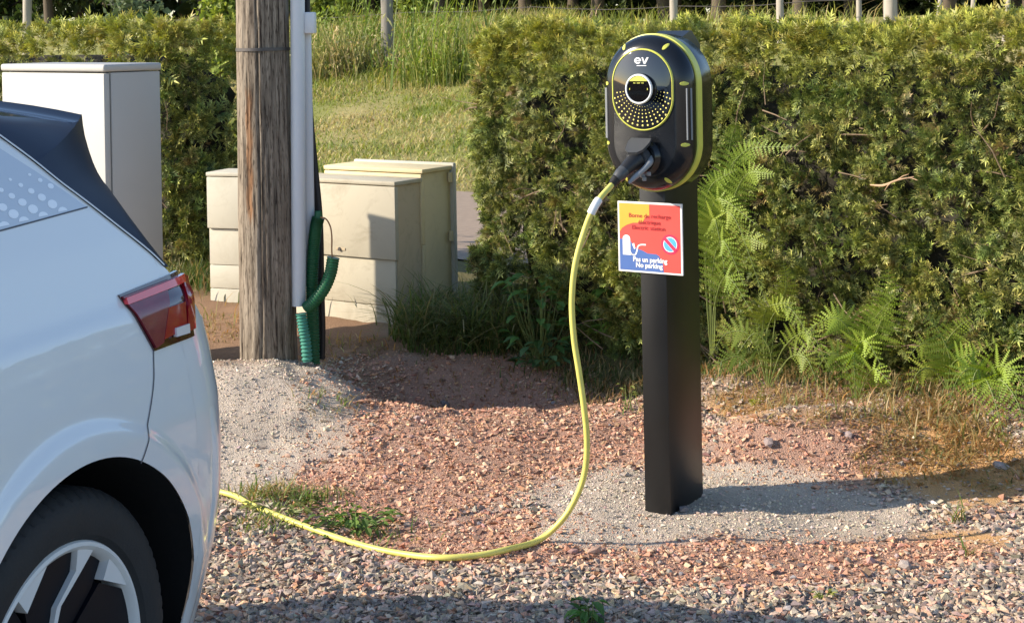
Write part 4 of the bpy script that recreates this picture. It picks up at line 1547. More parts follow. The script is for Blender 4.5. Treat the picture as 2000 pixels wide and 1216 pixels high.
def hedge(name, label, start, length, thick, height, n, size, gap_seed, end_r=0.3, yellow=1.0, zbase=0.02, hollows=(), ends=1.0):
    """start: foot of the front face at its left end; runs along HT"""
    t = thing(name, label, 'hedge', (start.x, start.y, 0))
    def place(a, d, z):       # a along, d depth behind the face
        return np.stack([start.x + a * HT.x - d * HN.x - start.x, start.y + a * HT.y - d * HN.y - start.y, z], 1)
    # clumps of twigs over the rounded skin: mostly the face, then top and ends
    per = 13
    nc = n // per
    area = np.array([length * height * 1.9, length * thick * .8, thick * height * ends, thick * height * ends])
    which = rng.choice(4, nc, p=area / area.sum())
    A = rng.random(nc) * length; Z = zbase + rng.random(nc) ** 0.95 * (height - zbase); D = rng.random(nc) * thick
    na = np.zeros(nc); nd = np.zeros(nc); nz = np.zeros(nc)
    f_ = which == 0; D[f_] = 0; nd[f_] = -1
    t_ = which == 1; Z[t_] = height; nz[t_] = 1
    l_ = which == 2; A[l_] = 0; na[l_] = -1
    r__ = which == 3; A[r__] = length; na[r__] = 1
    cx = np.clip(A, end_r, length - end_r); cd = np.clip(D, min(end_r, thick / 2), max(thick - end_r, thick / 2)); cz = np.minimum(Z, height - 0.12)
    va, vd, vz = A - cx, D - cd, np.maximum(Z - cz, 0)
    over = (np.abs(va) > 1e-6) & (np.abs(vd) > 1e-6)
    rad = np.where(over, np.maximum(np.hypot(va, vd), 1e-6), 1)
    sc_ = np.where(over, np.minimum(1, min(end_r, thick / 2) / rad), 1)
    A = cx + va * sc_; D = cd + vd * sc_
    na = np.where(over, va / rad, na); nd = np.where(over, vd / rad, nd)
    edge = (vz > 0.03) & f_
    D = np.where(edge, D + 0.10 * ((vz - .03) / .09) ** 2, D)
    nz = np.where(edge, 0.9 * vz / .12, nz)
    s1 = A + 0.7 * D
    clump = fbm(s1 * 2.6 + gap_seed, Z * 2.9 + gap_seed, 3)
    fine = fbm(s1 * 9 + gap_seed, Z * 10, 2)
    off = -0.015 + 0.085 * np.minimum(clump, .25) + 0.05 * fine - rng.exponential(0.026, nc)
    off = off - np.where(f_, 0.10 * (1 - sstep(.05, .45, Z)), 0)
    for (ha, hz, ra, rz) in hollows:
        off = off - .14 * np.exp(-((A - ha) / ra) ** 2 - ((Z - hz) / rz) ** 2) * f_
    gapn = fbm(s1 * 7.5 + gap_seed + 31, Z * 8.5 + 7, 2)
    thin = (gapn < -.16) & (rng.random(nc) < .8) & (Z < height - .12)
    off = np.where(thin, off - .085, off)
    A = A + na * off; D = D + nd * off; Z = np.clip(Z + nz * off * 0.8, 0.03, None)
    nvc = np.stack([na * HT.x + nd * (-HN.x), na * HT.y + nd * (-HN.y), nz], 1)
    nvc /= np.linalg.norm(nvc, axis=1, keepdims=True)
    locc = place(A, D, Z)
    n = nc * per
    ci = np.repeat(np.arange(nc), per)
    nvec = nvc[ci]
    dirs = 0.75 * nvec + 0.72 * rng.standard_normal((n, 3)) + np.array([0, 0, 0.22])
    dirs /= np.linalg.norm(dirs, axis=1, keepdims=True)
    crad = ((.6 + .8 * rng.random(nc)) * np.where(thin, .75, 1.0))[ci][:, None]
    loc = locc[ci] + dirs * .013 * crad + .006 * rng.standard_normal((n, 3))
    R = flat_rot(dirs, nvec + 0.5 * rng.standard_normal((n, 3)))
    sc2 = size * crad[:, 0] * np.exp(0.25 * rng.standard_normal(n))
    cb_ = pick([(0.050, 0.085, 0.020), (0.075, 0.110, 0.026), (0.100, 0.120, 0.030), (0.032, 0.058, 0.016), (0.18, 0.14, 0.06), (0.24, 0.15, 0.08)], nc, p=[.30, .29, .19, .14, .05, .03], jit=.22)  # bases darkened beneath bright tips: shade between twigs put into the colour
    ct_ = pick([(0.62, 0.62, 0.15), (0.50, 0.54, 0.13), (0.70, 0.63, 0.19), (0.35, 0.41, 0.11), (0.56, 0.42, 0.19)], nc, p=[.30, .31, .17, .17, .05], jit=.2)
    topw = np.clip(sstep(height - .30, height - .02, Z) * yellow + 0.15 * (clump > .3), 0, 1)[:, None]  # upper clumps tinted yellower and lighter, sunlight put into their colour
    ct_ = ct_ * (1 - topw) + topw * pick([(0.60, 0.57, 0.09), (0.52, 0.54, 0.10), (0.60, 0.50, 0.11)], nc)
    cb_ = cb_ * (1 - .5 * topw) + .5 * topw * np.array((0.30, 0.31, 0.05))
    jit = (1 + .15 * rng.standard_normal((n, 1)))
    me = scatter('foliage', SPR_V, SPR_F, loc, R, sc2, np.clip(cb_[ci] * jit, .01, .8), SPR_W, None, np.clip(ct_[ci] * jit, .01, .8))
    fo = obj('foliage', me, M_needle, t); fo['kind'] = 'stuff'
    # solid core of dead twigs, the inner shade put into its dark colour
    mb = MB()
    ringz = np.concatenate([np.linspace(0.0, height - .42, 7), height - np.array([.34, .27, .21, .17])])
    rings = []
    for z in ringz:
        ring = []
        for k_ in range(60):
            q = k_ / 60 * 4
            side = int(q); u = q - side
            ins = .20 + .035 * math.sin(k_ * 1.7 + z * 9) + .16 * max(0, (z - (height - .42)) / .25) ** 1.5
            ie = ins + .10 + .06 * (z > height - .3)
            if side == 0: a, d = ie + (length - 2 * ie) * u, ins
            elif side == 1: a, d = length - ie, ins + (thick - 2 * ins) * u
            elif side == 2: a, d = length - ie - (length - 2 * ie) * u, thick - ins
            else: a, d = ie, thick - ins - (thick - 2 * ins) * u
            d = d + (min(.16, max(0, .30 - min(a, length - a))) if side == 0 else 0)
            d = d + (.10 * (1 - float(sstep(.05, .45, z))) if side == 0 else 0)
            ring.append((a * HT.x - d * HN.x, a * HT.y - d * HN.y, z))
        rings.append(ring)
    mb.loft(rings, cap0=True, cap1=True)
    mb.build('shaded_core', M_core, t)
    # stems and bare twigs that show through
    nb = int(length * 46)
    for _ in range(0): pass
    mb = MB()
    for i in range(nb):
        a = random.uniform(.05, length - .05); z = random.uniform(.03, height * .8) if i % 3 else random.uniform(.0, .3)
        d = random.uniform(-.01, .11) + (.06 if z < .3 else 0)
        p0 = Vector((a * HT.x - d * HN.x, a * HT.y - d * HN.y, z))
        dr = HT * random.uniform(-1, 1) + HN * random.uniform(-.1, .35) + Vector((0, 0, random.uniform(-.2, .8)))
        L_ = random.uniform(.08, .24)
        p1 = p0 + dr.normalized() * L_ * .5; p2 = p1 + (dr.normalized() + Vector((random.uniform(-.4, .4), random.uniform(-.4, .4), random.uniform(-.3, .4)))) * L_ * .5
        r0 = random.uniform(.0015, .0042)
        mb.tube([p0, p1, p2], [r0, r0 * .8, r0 * .35], 5, cap=False)
    tw = mb.build('bare_twigs', M_twig, t); tw['kind'] = 'stuff'
    return t


h_start = Vector((-0.30, 7.304, 0))
def hpx(px, py, rx, ry):
    """a spot on the hedge face seen at this pixel: along, height and its half sizes"""
    a, b = ray(px, py)
    s_ = (a * h_start.y - h_start.x) / (HT.x - a * HT.y)
    Y = h_start.y + s_ * HT.y
    return s_, CAM_H - b * Y, rx / F * Y * 1.1, ry / F * Y


HOL = [hpx(*h) for h in ((1720, 374, 95, 20), (1640, 150, 35, 16), (1745, 182, 40, 16), (1560, 470, 45, 20), (1690, 560, 50, 24), (1640, 600, 36, 22), (1480, 420, 45, 26), (1850, 330, 45, 16),
                         (1905, 240, 36, 15), (1010, 560, 70, 40), (960, 620, 70, 40), (1080, 500, 45, 26), (1130, 300, 40, 22), (1050, 200, 36, 20), (1480, 200, 40, 20), (1830, 500, 50, 20), (1930, 430, 45, 20), (1100, 640, 80, 40))]
HR = hedge('clipped_hedge', 'long clipped conifer hedge running behind the charger to the right', h_start, 5.1, 0.85, 1.495, 118000, .034, 3.3, hollows=HOL)
# the pale snapped branch lying in the hollow of the hedge face
mb = MB()
def hy(px, out=0.0):
    """distance at which the hedge face stands behind this pixel column"""
    a, _ = ray(px, 400)
    # start + s*HT on the line X = a*Y
    s_ = (a * h_start.y - h_start.x) / (HT.x - a * HT.y)
    return h_start.y + s_ * HT.y - out * 0.78
mb.tube(spline([P(1700, 361, hy(1700, .02)), P(1725, 362, hy(1725, .05)), P(1752, 352, hy(1752, .06)), P(1785, 345, hy(1785, .04))], 14), [.0025, .003, .004, .0045, .005, .005, .0045, .004, .004, .0035, .003, .0025, .002, .0015], 7)
for (x0, y0, x1, y1) in ((1752, 352, 1775, 340), (1770, 348, 1792, 352), (1740, 357, 1728, 372)):
    mb.tube([P(x0, y0, hy(x0, .06)), P((x0 + x1) / 2, (y0 + y1) / 2 - 2, hy(x0, .06)), P(x1, y1, hy(x1, .05))], [.003, .0022, .001], 6)
tag(mb.build('broken_branch', mat('pale_branch', (0.50, 0.33, 0.20), .8, var=.3), None, smooth=50), 'pale snapped branch lying across the dark hollow in the hedge face', 'branch')

LH_T = Vector((-0.7809, 0.6247, 0))
lstart = Vector((-1.90, 8.60, 0)) + LH_T * 3.6
HL = hedge('clipped_hedge', 'clipped conifer hedge with sunlit yellow top behind the white cabinet', lstart, 3.6, 0.85, 1.565, 34000, .047, 41.7, end_r=.40, yellow=1.25, ends=2.6)


# ================================================================== FERNS
def frond_geo(pts, wid, npair=20, rnd=None, bare=.30):
    """vertices and triangles of one frond: midrib along pts, toothed leaflets on both sides"""
    rnd = rnd or random
    c = spline(pts, npair + 2)
    V, Fc, W = [], [], []
    for i in range(1, npair + 1):
        s = i / (npair + 1)
        if s < bare: continue
        s = (s - bare) / (1 - bare)
        p = c[i]; t = (c[i + 1] - c[i - 1]).normalized()
        toward = Vector((0, -1, .25)); 
        sidev = t.cross(toward).normalized(); nrm = sidev.cross(t).normalized()
        ln = wid * (min(1, (s + .04) / .22)) ** .7 * (1 - max(0, s - .2) / .82) ** .85 * rnd.uniform(.85, 1.1)
        for sg_ in (-1, 1):
            d = (sidev * sg_ + t * .45 + nrm * rnd.uniform(-.28, .12) + Vector((0, 0, -.18))).normalized()
            up = d.cross(nrm).normalized()
            nt = max(4, int(ln / .0085))
            for k_ in range(nt):
                u = k_ / nt
                q = p + d * ln * u + Vector((0, 0, -.10 * ln * u * u))
                tw = ln * .15 * (1 - u) ** .8 + .0022
                for s2 in (-1, 1):
                    n_ = len(V)
                    V += [q - d * ln / nt * .42, q + d * ln / nt * .55, q + up * s2 * tw + d * tw * .55]
                    Fc.append((n_, n_ + 1, n_ + 2)); W += [0, .2, .55 * s + .3]
    return V, Fc, W, c


def fern(label, fronds, bright=1.0, wid=.085):
    b = fronds[0][0]
    root = P(*b)
    t = thing('fern', label, 'fern', (root.x, root.y, root.z), group='ferns at the foot of the hedge')
    for fr in fronds:
        pts = [P(*p) - root for p in fr]
        L_ = sum((pts[i + 1] - pts[i]).length for i in range(len(pts) - 1))
        V, Fc, W, c = frond_geo(pts, min(wid, L_ * .30) * random.uniform(.85, 1.15), max(11, int(L_ / .024)), None, .34 if L_ > .4 else .12)
        base = np.array(random.choice([(0.17, 0.27, 0.04), (0.22, 0.32, 0.045), (0.15, 0.24, 0.04), (0.28, 0.35, 0.05)])) * bright
        tip = np.array(random.choice([(0.44, 0.50, 0.065), (0.37, 0.45, 0.06), (0.52, 0.48, 0.08)])) * bright
        W = np.array(W)[:, None]
        o = obj('frond', np_mesh('frond', [tuple(v) for v in V], Fc, {'col': base * (1 - W) + tip * W}), M_leaf, t)
        mb = MB(); mb.tube([tuple(p) for p in c], [.0028 * (1 - .8 * i / len(c)) for i in range(len(c))], 5)
        mb.build('midrib', mat_rib, o)
    return t


mat_rib = mat('fern_rib', (0.16, 0.20, 0.05), .6, var=.2)
def Yh(px, out): return hy(px, out)
def FR(*pts, out=.12): return [(x, y, Yh(x, out + .15 + .05 * i)) for i, (x, y) in enumerate(pts)]


fern('tall fern rising between the charger post and the hedge', [
    FR((1395, 690), (1400, 500), (1440, 310), (1560, 285), out=.08), FR((1395, 690), (1398, 480), (1425, 290), (1440, 235), out=.05), FR((1395, 690), (1405, 500), (1450, 350), (1515, 340)),
    FR((1392, 690), (1385, 500), (1400, 390), (1480, 440)), FR((1390, 690), (1392, 480), (1430, 420), (1495, 590), out=.16), FR((1388, 690), (1378, 520), (1396, 430), (1428, 610), out=.18),
    FR((1392, 690), (1400, 560), (1450, 470), (1500, 480), out=.13), FR((1390, 690), (1388, 560), (1410, 470), (1455, 560), out=.2), FR((1388, 690), (1376, 470), (1385, 370), (1440, 330), out=.12),
    FR((1392, 690), (1395, 600), (1420, 540), (1470, 610), out=.22), FR((1390, 690), (1390, 520), (1420, 340), (1500, 260), out=.07)], .95, .10)
fern('low spreading fern just right of the post foot', [
    FR((1500, 760), (1470, 660), (1420, 650), (1385, 700)), FR((1500, 760), (1500, 640), (1540, 600), (1600, 690)), FR((1502, 760), (1515, 620), (1535, 560), (1530, 510)),
    FR((1500, 760), (1530, 680), (1580, 650), (1620, 720)), FR((1498, 760), (1450, 700), (1420, 700), (1390, 720)), FR((1500, 760), (1490, 650), (1500, 600), (1545, 590)),
    FR((1503, 760), (1540, 700), (1575, 700), (1600, 760)), FR((1500, 760), (1505, 690), (1475, 650), (1440, 690))], .85, .085)
fern('bright fern with one upright frond below the hollow in the hedge', [
    FR((1672, 790), (1680, 680), (1710, 620), (1752, 575)), FR((1672, 790), (1662, 660), (1630, 620), (1582, 640)), FR((1672, 790), (1690, 700), (1730, 600), (1736, 520)),
    FR((1672, 790), (1665, 700), (1690, 665), (1725, 720)), FR((1670, 790), (1650, 710), (1620, 690), (1590, 730)), FR((1674, 790), (1675, 720), (1668, 690), (1672, 790)),
    FR((1672, 790), (1690, 740), (1710, 720), (1740, 750))], 1.15, .105)
fern('thin arching fern under the right part of the hedge', [
    FR((1850, 760), (1860, 710), (1900, 690), (1966, 655)), FR((1850, 760), (1830, 690), (1800, 670), (1765, 710)), FR((1850, 760), (1855, 700), (1830, 640), (1800, 610)),
    FR((1852, 760), (1870, 730), (1900, 730), (1930, 770)), FR((1850, 760), (1845, 680), (1870, 640), (1900, 620)), FR((1850, 760), (1820, 720), (1790, 730), (1770, 790))], 1.05, .09)
fern('drooping fern at the far right beside the orange earth', [
    FR((1925, 770), (1925, 740), (1945, 790), (1968, 885), out=.24), FR((1925, 770), (1900, 720), (1870, 740), (1850, 800), out=.2), FR((1925, 770), (1940, 720), (1975, 720), (2010, 770), out=.2),
    FR((1925, 770), (1915, 720), (1900, 745), (1905, 820), out=.22), FR((1925, 770), (1950, 740), (1985, 780), (2005, 850), out=.2)], 1.05, .12)
fern('small single fern by the dry grass near the post', [FR((1486, 815), (1484, 790), (1486, 770), (1490, 745), out=.3), FR((1486, 815), (1478, 795), (1470, 785), (1462, 780), out=.3)], 1.3, .03)


# ================================================================== GRASS
def blades(name, n, X, Y, hgt, col, tip, lean=.45, width=.004, seg=3, extra_lean=None):
    Z = ground_z(X, Y)
    a = rng.random(n) * 2 * pi
    ln = np.abs(lean * (0.3 + rng.random(n)))
    dx, dy = np.cos(a), np.sin(a)
    if extra_lean is not None:
        dx = dx + extra_lean[0]; dy = dy + extra_lean[1]
    wx, wy = -np.sin(a), np.cos(a)
    # face the width roughly across
    V = np.zeros((n, 2 * seg + 1, 3), np.float32); W = np.zeros((n, 2 * seg + 1), np.float32)
    wd = width * (0.6 + 0.8 * rng.random(n))
    for i in range(seg + 1):
        t = i / seg
        bx_ = X + dx * hgt * ln * t ** 1.8; by_ = Y + dy * hgt * ln * t ** 1.8; bz_ = Z - .005 + hgt * (t - .38 * ln * t * t)
        if i < seg:
            w = wd * (1 - .5 * t)
            V[:, 2 * i] = np.stack([bx_ - wx * w, by_ - wy * w, bz_], 1); V[:, 2 * i + 1] = np.stack([bx_ + wx * w, by_ + wy * w, bz_], 1)
            W[:, 2 * i:2 * i + 2] = t
        else:
            V[:, 2 * seg] = np.stack([bx_, by_, bz_], 1); W[:, 2 * seg] = 1
    f = []
    for i in range(seg - 1):
        f += [(2 * i, 2 * i + 1, 2 * i + 3), (2 * i, 2 * i + 3, 2 * i + 2)]
    f.append((2 * seg - 2, 2 * seg - 1, 2 * seg))
    f = np.array(f)[None] + (np.arange(n) * (2 * seg + 1))[:, None, None]
    C = col[:, None, :] * (1 - W[..., None]) + tip[:, None, :] * W[..., None]
    return np_mesh(name, V.reshape(-1, 3), f.reshape(-1, 3), {'col': C.reshape(-1, 3)})


def px_patch(blobs, n):
    """ground points under blobs given in photograph pixels"""
    out = []
    wts = np.array([b[2] * b[3] * (b[4] if len(b) > 4 else 1) for b in blobs]); wts = wts / wts.sum()
    cnt = rng.multinomial(n, wts)
    for b, k_ in zip(blobs, cnt):
        rr = np.sqrt(rng.random(k_)); aa = rng.random(k_) * 2 * pi
        pxs, pys = b[0] + b[2] * rr * np.cos(aa), b[1] + b[3] * rr * np.sin(aa)
        c, s2 = cr, sr
        xa, ya = (pxs - CX) / F, (pys - CY) / F
        A_, B_ = c * xa - s2 * ya, s2 * xa + c * ya
        Yv = CAM_H / B_
        for _ in range(12):
            Yv = .5 * Yv + .5 * (CAM_H - ground_z(A_ * Yv, Yv)) / B_
        out.append(np.stack([A_ * Yv, Yv], 1))
    return np.concatenate(out)


GREEN = [(0.06, 0.11, 0.025), (0.09, 0.14, 0.03), (0.05, 0.085, 0.022)]
GTIP = [(0.13, 0.18, 0.045), (0.18, 0.21, 0.06), (0.10, 0.15, 0.035)]
STRAW = [(0.40, 0.30, 0.14), (0.46, 0.36, 0.18), (0.33, 0.22, 0.09), (0.42, 0.25, 0.10)]

# verge under the hedges: whatever stands behind the gravel edge
n = 15000
al = rng.uniform(-3.6, 4.8, n); dq = rng.normal(.06, .09, n)
bxp = h_start.x + al * HT.x + HN.x * (.06 - dq); byp = h_start.y + al * HT.y + HN.y * (.06 - dq)
lft = al < .0
bxp = bxp + lft * rng.uniform(0, .35, n) * .6; byp = byp + lft * rng.uniform(0, .35, n) * .8
dry = rng.random(n) < np.where(lft, .25, .55)
hg = (np.where(lft, .14, .03) + .06 * rng.random(n)) * (0.5 + 0.8 * (0.5 + 0.5 * fbm(al * 2.5, al * 0 + 3.0)))
colg = np.where(dry[:, None], pick(STRAW, n), pick(GREEN, n)); colt = np.where(dry[:, None], pick(STRAW, n), pick(GTIP, n))
o = obj('verge_grass', blades('verge_grass', n, bxp, byp, hg, colg, colt, .75, .0028), M_grass)
tag(o, 'green and straw-coloured grass fringing the foot of the hedges', 'grass', kind='stuff')

# long shaded grass right of the boxes
pp = px_patch([(880, 668, 100, 32), (960, 660, 70, 40), (820, 655, 60, 22), (1010, 670, 60, 30, .6)], 1500)
n = len(pp)
o = obj('long_grass', blades('long_grass', n, pp[:, 0], pp[:, 1], .08 + .30 * rng.random(n) ** 1.3, pick(GREEN + [(0.15, 0.17, 0.05), (0.26, 0.22, 0.10)], n), pick(GTIP + [(0.24, 0.27, 0.09), (0.34, 0.29, 0.14)], n), 1.25, .0032, 5), M_grass)
tag(o, 'long green grass in the shade beside the meter boxes', 'grass', kind='stuff')

# dry bleached grass and needles on the orange earth and by the pole
pp = px_patch([(1640, 800, 220, 40), (1830, 850, 150, 60), (1780, 900, 120, 50), (1930, 900, 90, 60), (1450, 790, 80, 35), (1900, 800, 110, 50), (430, 640, 60, 30, 1.2), (690, 680, 110, 22, 1.2), (600, 705, 70, 14, 1.0), (980, 740, 220, 40, .35), (640, 800, 60, 40, .12)], 5200)
n = len(pp)
hh = .012 + .050 * rng.random(n) ** 1.8
dcol = pick(STRAW + [(0.45, 0.24, 0.08), (0.30, 0.24, 0.10), (0.16, 0.17, 0.06)], n)
o = obj('dry_grass', blades('dry_grass', n, pp[:, 0], pp[:, 1], hh, dcol, dcol * 1.1, 1.6, .0026), M_grass)
tag(o, 'dry bleached grass lying on the orange earth', 'dry grass', kind='stuff')
# stalks standing taller
pp = px_patch([(1700, 780, 260, 40), (1880, 850, 110, 60), (1800, 800, 100, 40), (1450, 770, 70, 20, .5), (710, 672, 70, 14, 1.0), (430, 628, 45, 20, 1.0)], 800)
n = len(pp)
o = obj('tall_dry_grass', blades('tall_dry_grass', n, pp[:, 0], pp[:, 1], (.03 + .11 * rng.random(n) ** 2), pick(STRAW + [(0.20, 0.22, 0.07), (0.14, 0.20, 0.05)], n), pick(STRAW + [(0.25, 0.28, 0.09)], n), .8, .0026, 4), M_grass)
tag(o, 'taller straw and green stalks below the ferns', 'grass', kind='stuff')

# field bank beyond the lane
n = 80000
qq = 14.0 + rng.random(n) ** .8 * 21; aa = rng.uniform(-.22, .04, n)
xx = np.where(rng.random(n) < .75, aa * qq / (1 + .8 * aa), rng.uniform(-9, 6, n)); yy = qq - .8 * xx
patchy = fbm(xx * .9, yy * .9, 4)
dry = rng.random(n) < np.clip(.30 + 1.5 * patchy, .03, .9)
tl_ = np.clip(fbm(xx * .5 + 9, yy * .5, 3), 0, 1)
hg = .06 + .08 * rng.random(n) + .34 * tl_ * rng.random(n) ** 2 + .5 * sstep(21.5, 23.5, qq) * (rng.random(n) < .3) * rng.random(n)
cg = np.where(dry[:, None], pick([(0.54, 0.46, 0.20), (0.60, 0.50, 0.25), (0.48, 0.44, 0.16)], n), pick([(0.29, 0.33, 0.075), (0.36, 0.38, 0.09), (0.23, 0.28, 0.07)], n))
o = obj('field_grass', blades('field_grass', n, xx, yy, hg, cg * .75, cg * 1.05, 1.0, .009, 2), M_grass)
tag(o, 'sunlit green and straw grass covering the bank beyond the lane', 'grass', kind='stuff')

# ================================================================== SMALL PLANTS
def leafy(label, px, py, n, size, spread, hgt, col, tipc, name='weed', rise=.5, aspect=.55, lobes=0):
    g = G(px, py)
    t = thing(name, label, 'plant', (g.x, g.y, g.z))
    V, Fc, C = [], [], []
    mb = MB()
    for i in range(n):
        a = random.uniform(0, 2 * pi); r = spread * sqrt(random.random()); z = hgt * random.uniform(.15, 1)
        p = Vector((r * cos(a), r * sin(a) * .8, z))
        d = Vector((cos(a), sin(a), random.uniform(-.5, rise))).normalized()
        s_ = d.cross(Vector((0, 0, 1))).normalized(); L_ = size * random.uniform(.6, 1.15); w = L_ * aspect
        up = s_.cross(d) * L_ * .12
        base = p - d * L_ * .5
        ring = [base, base + d * L_ * .25 + s_ * w * .38 + up, base + d * L_ * .55 + s_ * w * .5 + up, base + d * L_ * .8 + s_ * w * .28, base + d * L_ - up,
                base + d * L_ * .8 - s_ * w * .28, base + d * L_ * .55 - s_ * w * .5 + up, base + d * L_ * .25 - s_ * w * .38 + up]
        mid = base + d * L_ * .55
        n_ = len(V); V += [tuple(q) for q in ring] + [tuple(mid)]
        Fc += [(n_ + k_, n_ + (k_ + 1) % 8, n_ + 8) for k_ in range(8)]
        cc = np.array(col) * random.uniform(.75, 1.3) * (1 - i % 3 * .0); cc = cc * .6 + np.array(tipc) * .4 * random.random() * 1.6
        C += [cc] * 9
        if i % 2 == 0:
            mb.tube([(random.uniform(-.01, .01), random.uniform(-.01, .01), -.01), p * .5, base], [.0022, .0018, .0012], 5, cap=False)
    fo = obj('leaves', np_mesh('leaves', V, Fc, {'col': np.array(C)}), M_leaf, t); fo['kind'] = 'stuff'
    if mb.v:
        sm = mb.build('stems', mat_rib, t); sm['kind'] = 'stuff'
    return t


leafy('broad-leaved weed in the shade right of the hanging cable', 1205, 695, 34, .095, .13, .32, (0.16, 0.30, 0.06), (0.28, 0.46, 0.09))
leafy('dark leafy weed in the shade left of the hanging cable', 1055, 705, 70, .085, .20, .40, (0.09, 0.19, 0.045), (0.14, 0.27, 0.07))
leafy('trailing weed on the shaded bank below the hedge end', 1065, 745, 44, .065, .16, .14, (0.10, 0.18, 0.07), (0.15, 0.25, 0.10))
leafy('low green weed spreading beside the cable on the gravel', 690, 1030, 110, .035, .15, .05, (0.09, 0.17, 0.03), (0.20, 0.28, 0.06), rise=.2)
leafy('pale flat weed with grass beside the cable near the car', 545, 1000, 60, .032, .14, .035, (0.17, 0.21, 0.05), (0.30, 0.30, 0.10), rise=.2)
leafy('small green rosette sprouting at the bottom edge of the gravel', 1150, 1214, 24, .055, .05, .05, (0.07, 0.17, 0.04), (0.15, 0.28, 0.06), aspect=.4)
leafy('tiny sprig beside the left edge of the post', 1225, 800, 16, .03, .05, .10, (0.12, 0.18, 0.04), (0.28, 0.28, 0.08))
leafy('tiny yellow weed in the gravel at lower right', 1608, 1170, 16, .02, .03, .02, (0.22, 0.24, 0.05), (0.35, 0.35, 0.08))
leafy('leafy weed climbing the hedge foot beside the ferns', 1780, 720, 60, .055, .16, .22, (0.09, 0.15, 0.035), (0.2, 0.27, 0.06))
leafy('dark leafy weed under the far right hedge', 1960, 760, 70, .05, .20, .25, (0.07, 0.13, 0.035), (0.18, 0.25, 0.06))
# grass tufts along the cable and in the gravel
for (px, py, k_, h_, lab) in ((520, 965, 220, .065, 'yellowish grass tuft left of the cable'), (600, 975, 200, .055, 'thin grass tuft between sand and cable'), (520, 1030, 140, .05, 'short grass tuft just under the cable near the car'),
                              (755, 1050, 60, .05, 'grass tuft at the right end of the cable weeds'), (1873, 1020, 14, .09, 'lone green grass blade tuft in the post shadow'), (1888, 1085, 14, .06, 'small dry tuft on the orange patch at right'),
                              (640, 790, 60, .06, 'dry tuft on the slope of the sand heap'), (1250, 800, 30, .07, 'little grass tuft behind the post')):
    g = G(px, py)
    X = g.x + .06 * rng.standard_normal(k_) * (1 if k_ > 20 else .2); Y = g.y + .05 * rng.standard_normal(k_) * (1 if k_ > 20 else .2)
    dryp = .5 if 'dry' in lab or 'yell' in lab else .25
    dr = rng.random(k_) < dryp
    cg = np.where(dr[:, None], pick(STRAW, k_), pick([(0.16, 0.21, 0.05), (0.12, 0.18, 0.04)], k_))
    tt = thing('grass_tuft', lab, 'grass tuft', (0, 0, 0), 0, 'grass tufts in the gravel')
    o = obj('blades', blades('grass_tuft', k_, X, Y, h_ * (.5 + .8 * rng.random(k_)), cg, cg * 1.25, 1.1, .0024), M_grass)
    o.parent = tt; o['kind'] = 'stuff'

# ================================================================== FIELD: posts, bushes, woodland
def post_at(px, top_w, q, lean, m, label, hgt, r=None, name='fence_post', group='fence posts in the field', py=30):
    """post standing in the field on the line q = Y + 0.8 X behind the pixel column"""
    a, _ = ray(px, py)
    Y = q / (1 + .8 * a); X = a * Y; z = gz(X, Y)
    t = thing(name, label, 'fence post', (X, Y, z), random.uniform(0, 1), group)
    r = top_w / F * Y / 2
    mb = MB()
    rings = []
    for i in range(9):
        s = i / 8
        rings.append([((r * (1.12 - .2 * s) * (1 + .10 * sin(3 * k_ + i)) * cos(2 * pi * k_ / 14)) + lean * hgt * s, r * (1.12 - .2 * s) * (1 + .08 * cos(5 * k_ + 2 * i)) * sin(2 * pi * k_ / 14), -.2 + (hgt + .2) * s) for k_ in range(14)])
    mb.loft(rings, cap0=True, cap1=True)
    mb.build('post_shaft', m, t, smooth=50)
    return t


fp = post_at(758, 24, 24.0, .0, M_oldwood, 'weathered grey fence post standing alone on the bank', 1.55, py=135)
mb = MB()
mb.tube([(0, -.02, -.05), (.0, -.03, .06), (0, -.02, .22), (0, 0, .26)], [.15, .14, .11, .08], 14)
mb.build('post_collar', M_oldwood, fp, smooth=50)
for (px, w, q, ln, lab) in ((52, 17, 27, .02, 'pale fence post above the left hedge by the picture edge'), (1316, 15, 27, 0, 'pale fence post above the hedge directly over the charger'),
                            (1524, 14, 27, 0, 'slim pale fence post between the charger and the wide post'), (1678, 10, 27.5, 0, 'thin dark-edged fence post just left of the wide post'),
                            (1740, 25, 26.5, 0, 'widest pale fence post above the hedge'), (1822, 8, 26.5, .30, 'leaning thin stake next to the wide post'), (1893, 9, 26.5, .16, 'slightly leaning stake second from the right edge'),
                            (1957, 9, 26.5, .14, 'slightly leaning stake nearest the right edge')):
    post_at(px, w, q, ln, M_postwood, lab, 1.75)
# fence wires
for k_, zz_ in enumerate((0.6, 1.05)):
    pts = []
    for x in np.linspace(-9, 8, 30):
        y = 27 - .8 * x
        pts.append((x, y, gz(x, y) + zz_ + .02 * sin(x * 3)))
    mb = MB(); mb.tube(pts, .006, 5)
    tag(mb.build('fence_wire', M_steel, None), ('lower' if k_ == 0 else 'upper') + ' wire strung along the field fence', 'wire', 'field fence wires')

LEAF_V = np.array([(0, 0, 0), (.35, .05, .5), (0, 0, 1.0), (-.35, .05, .5)]); LEAF_F = np.array([(0, 1, 2), (0, 2, 3)])


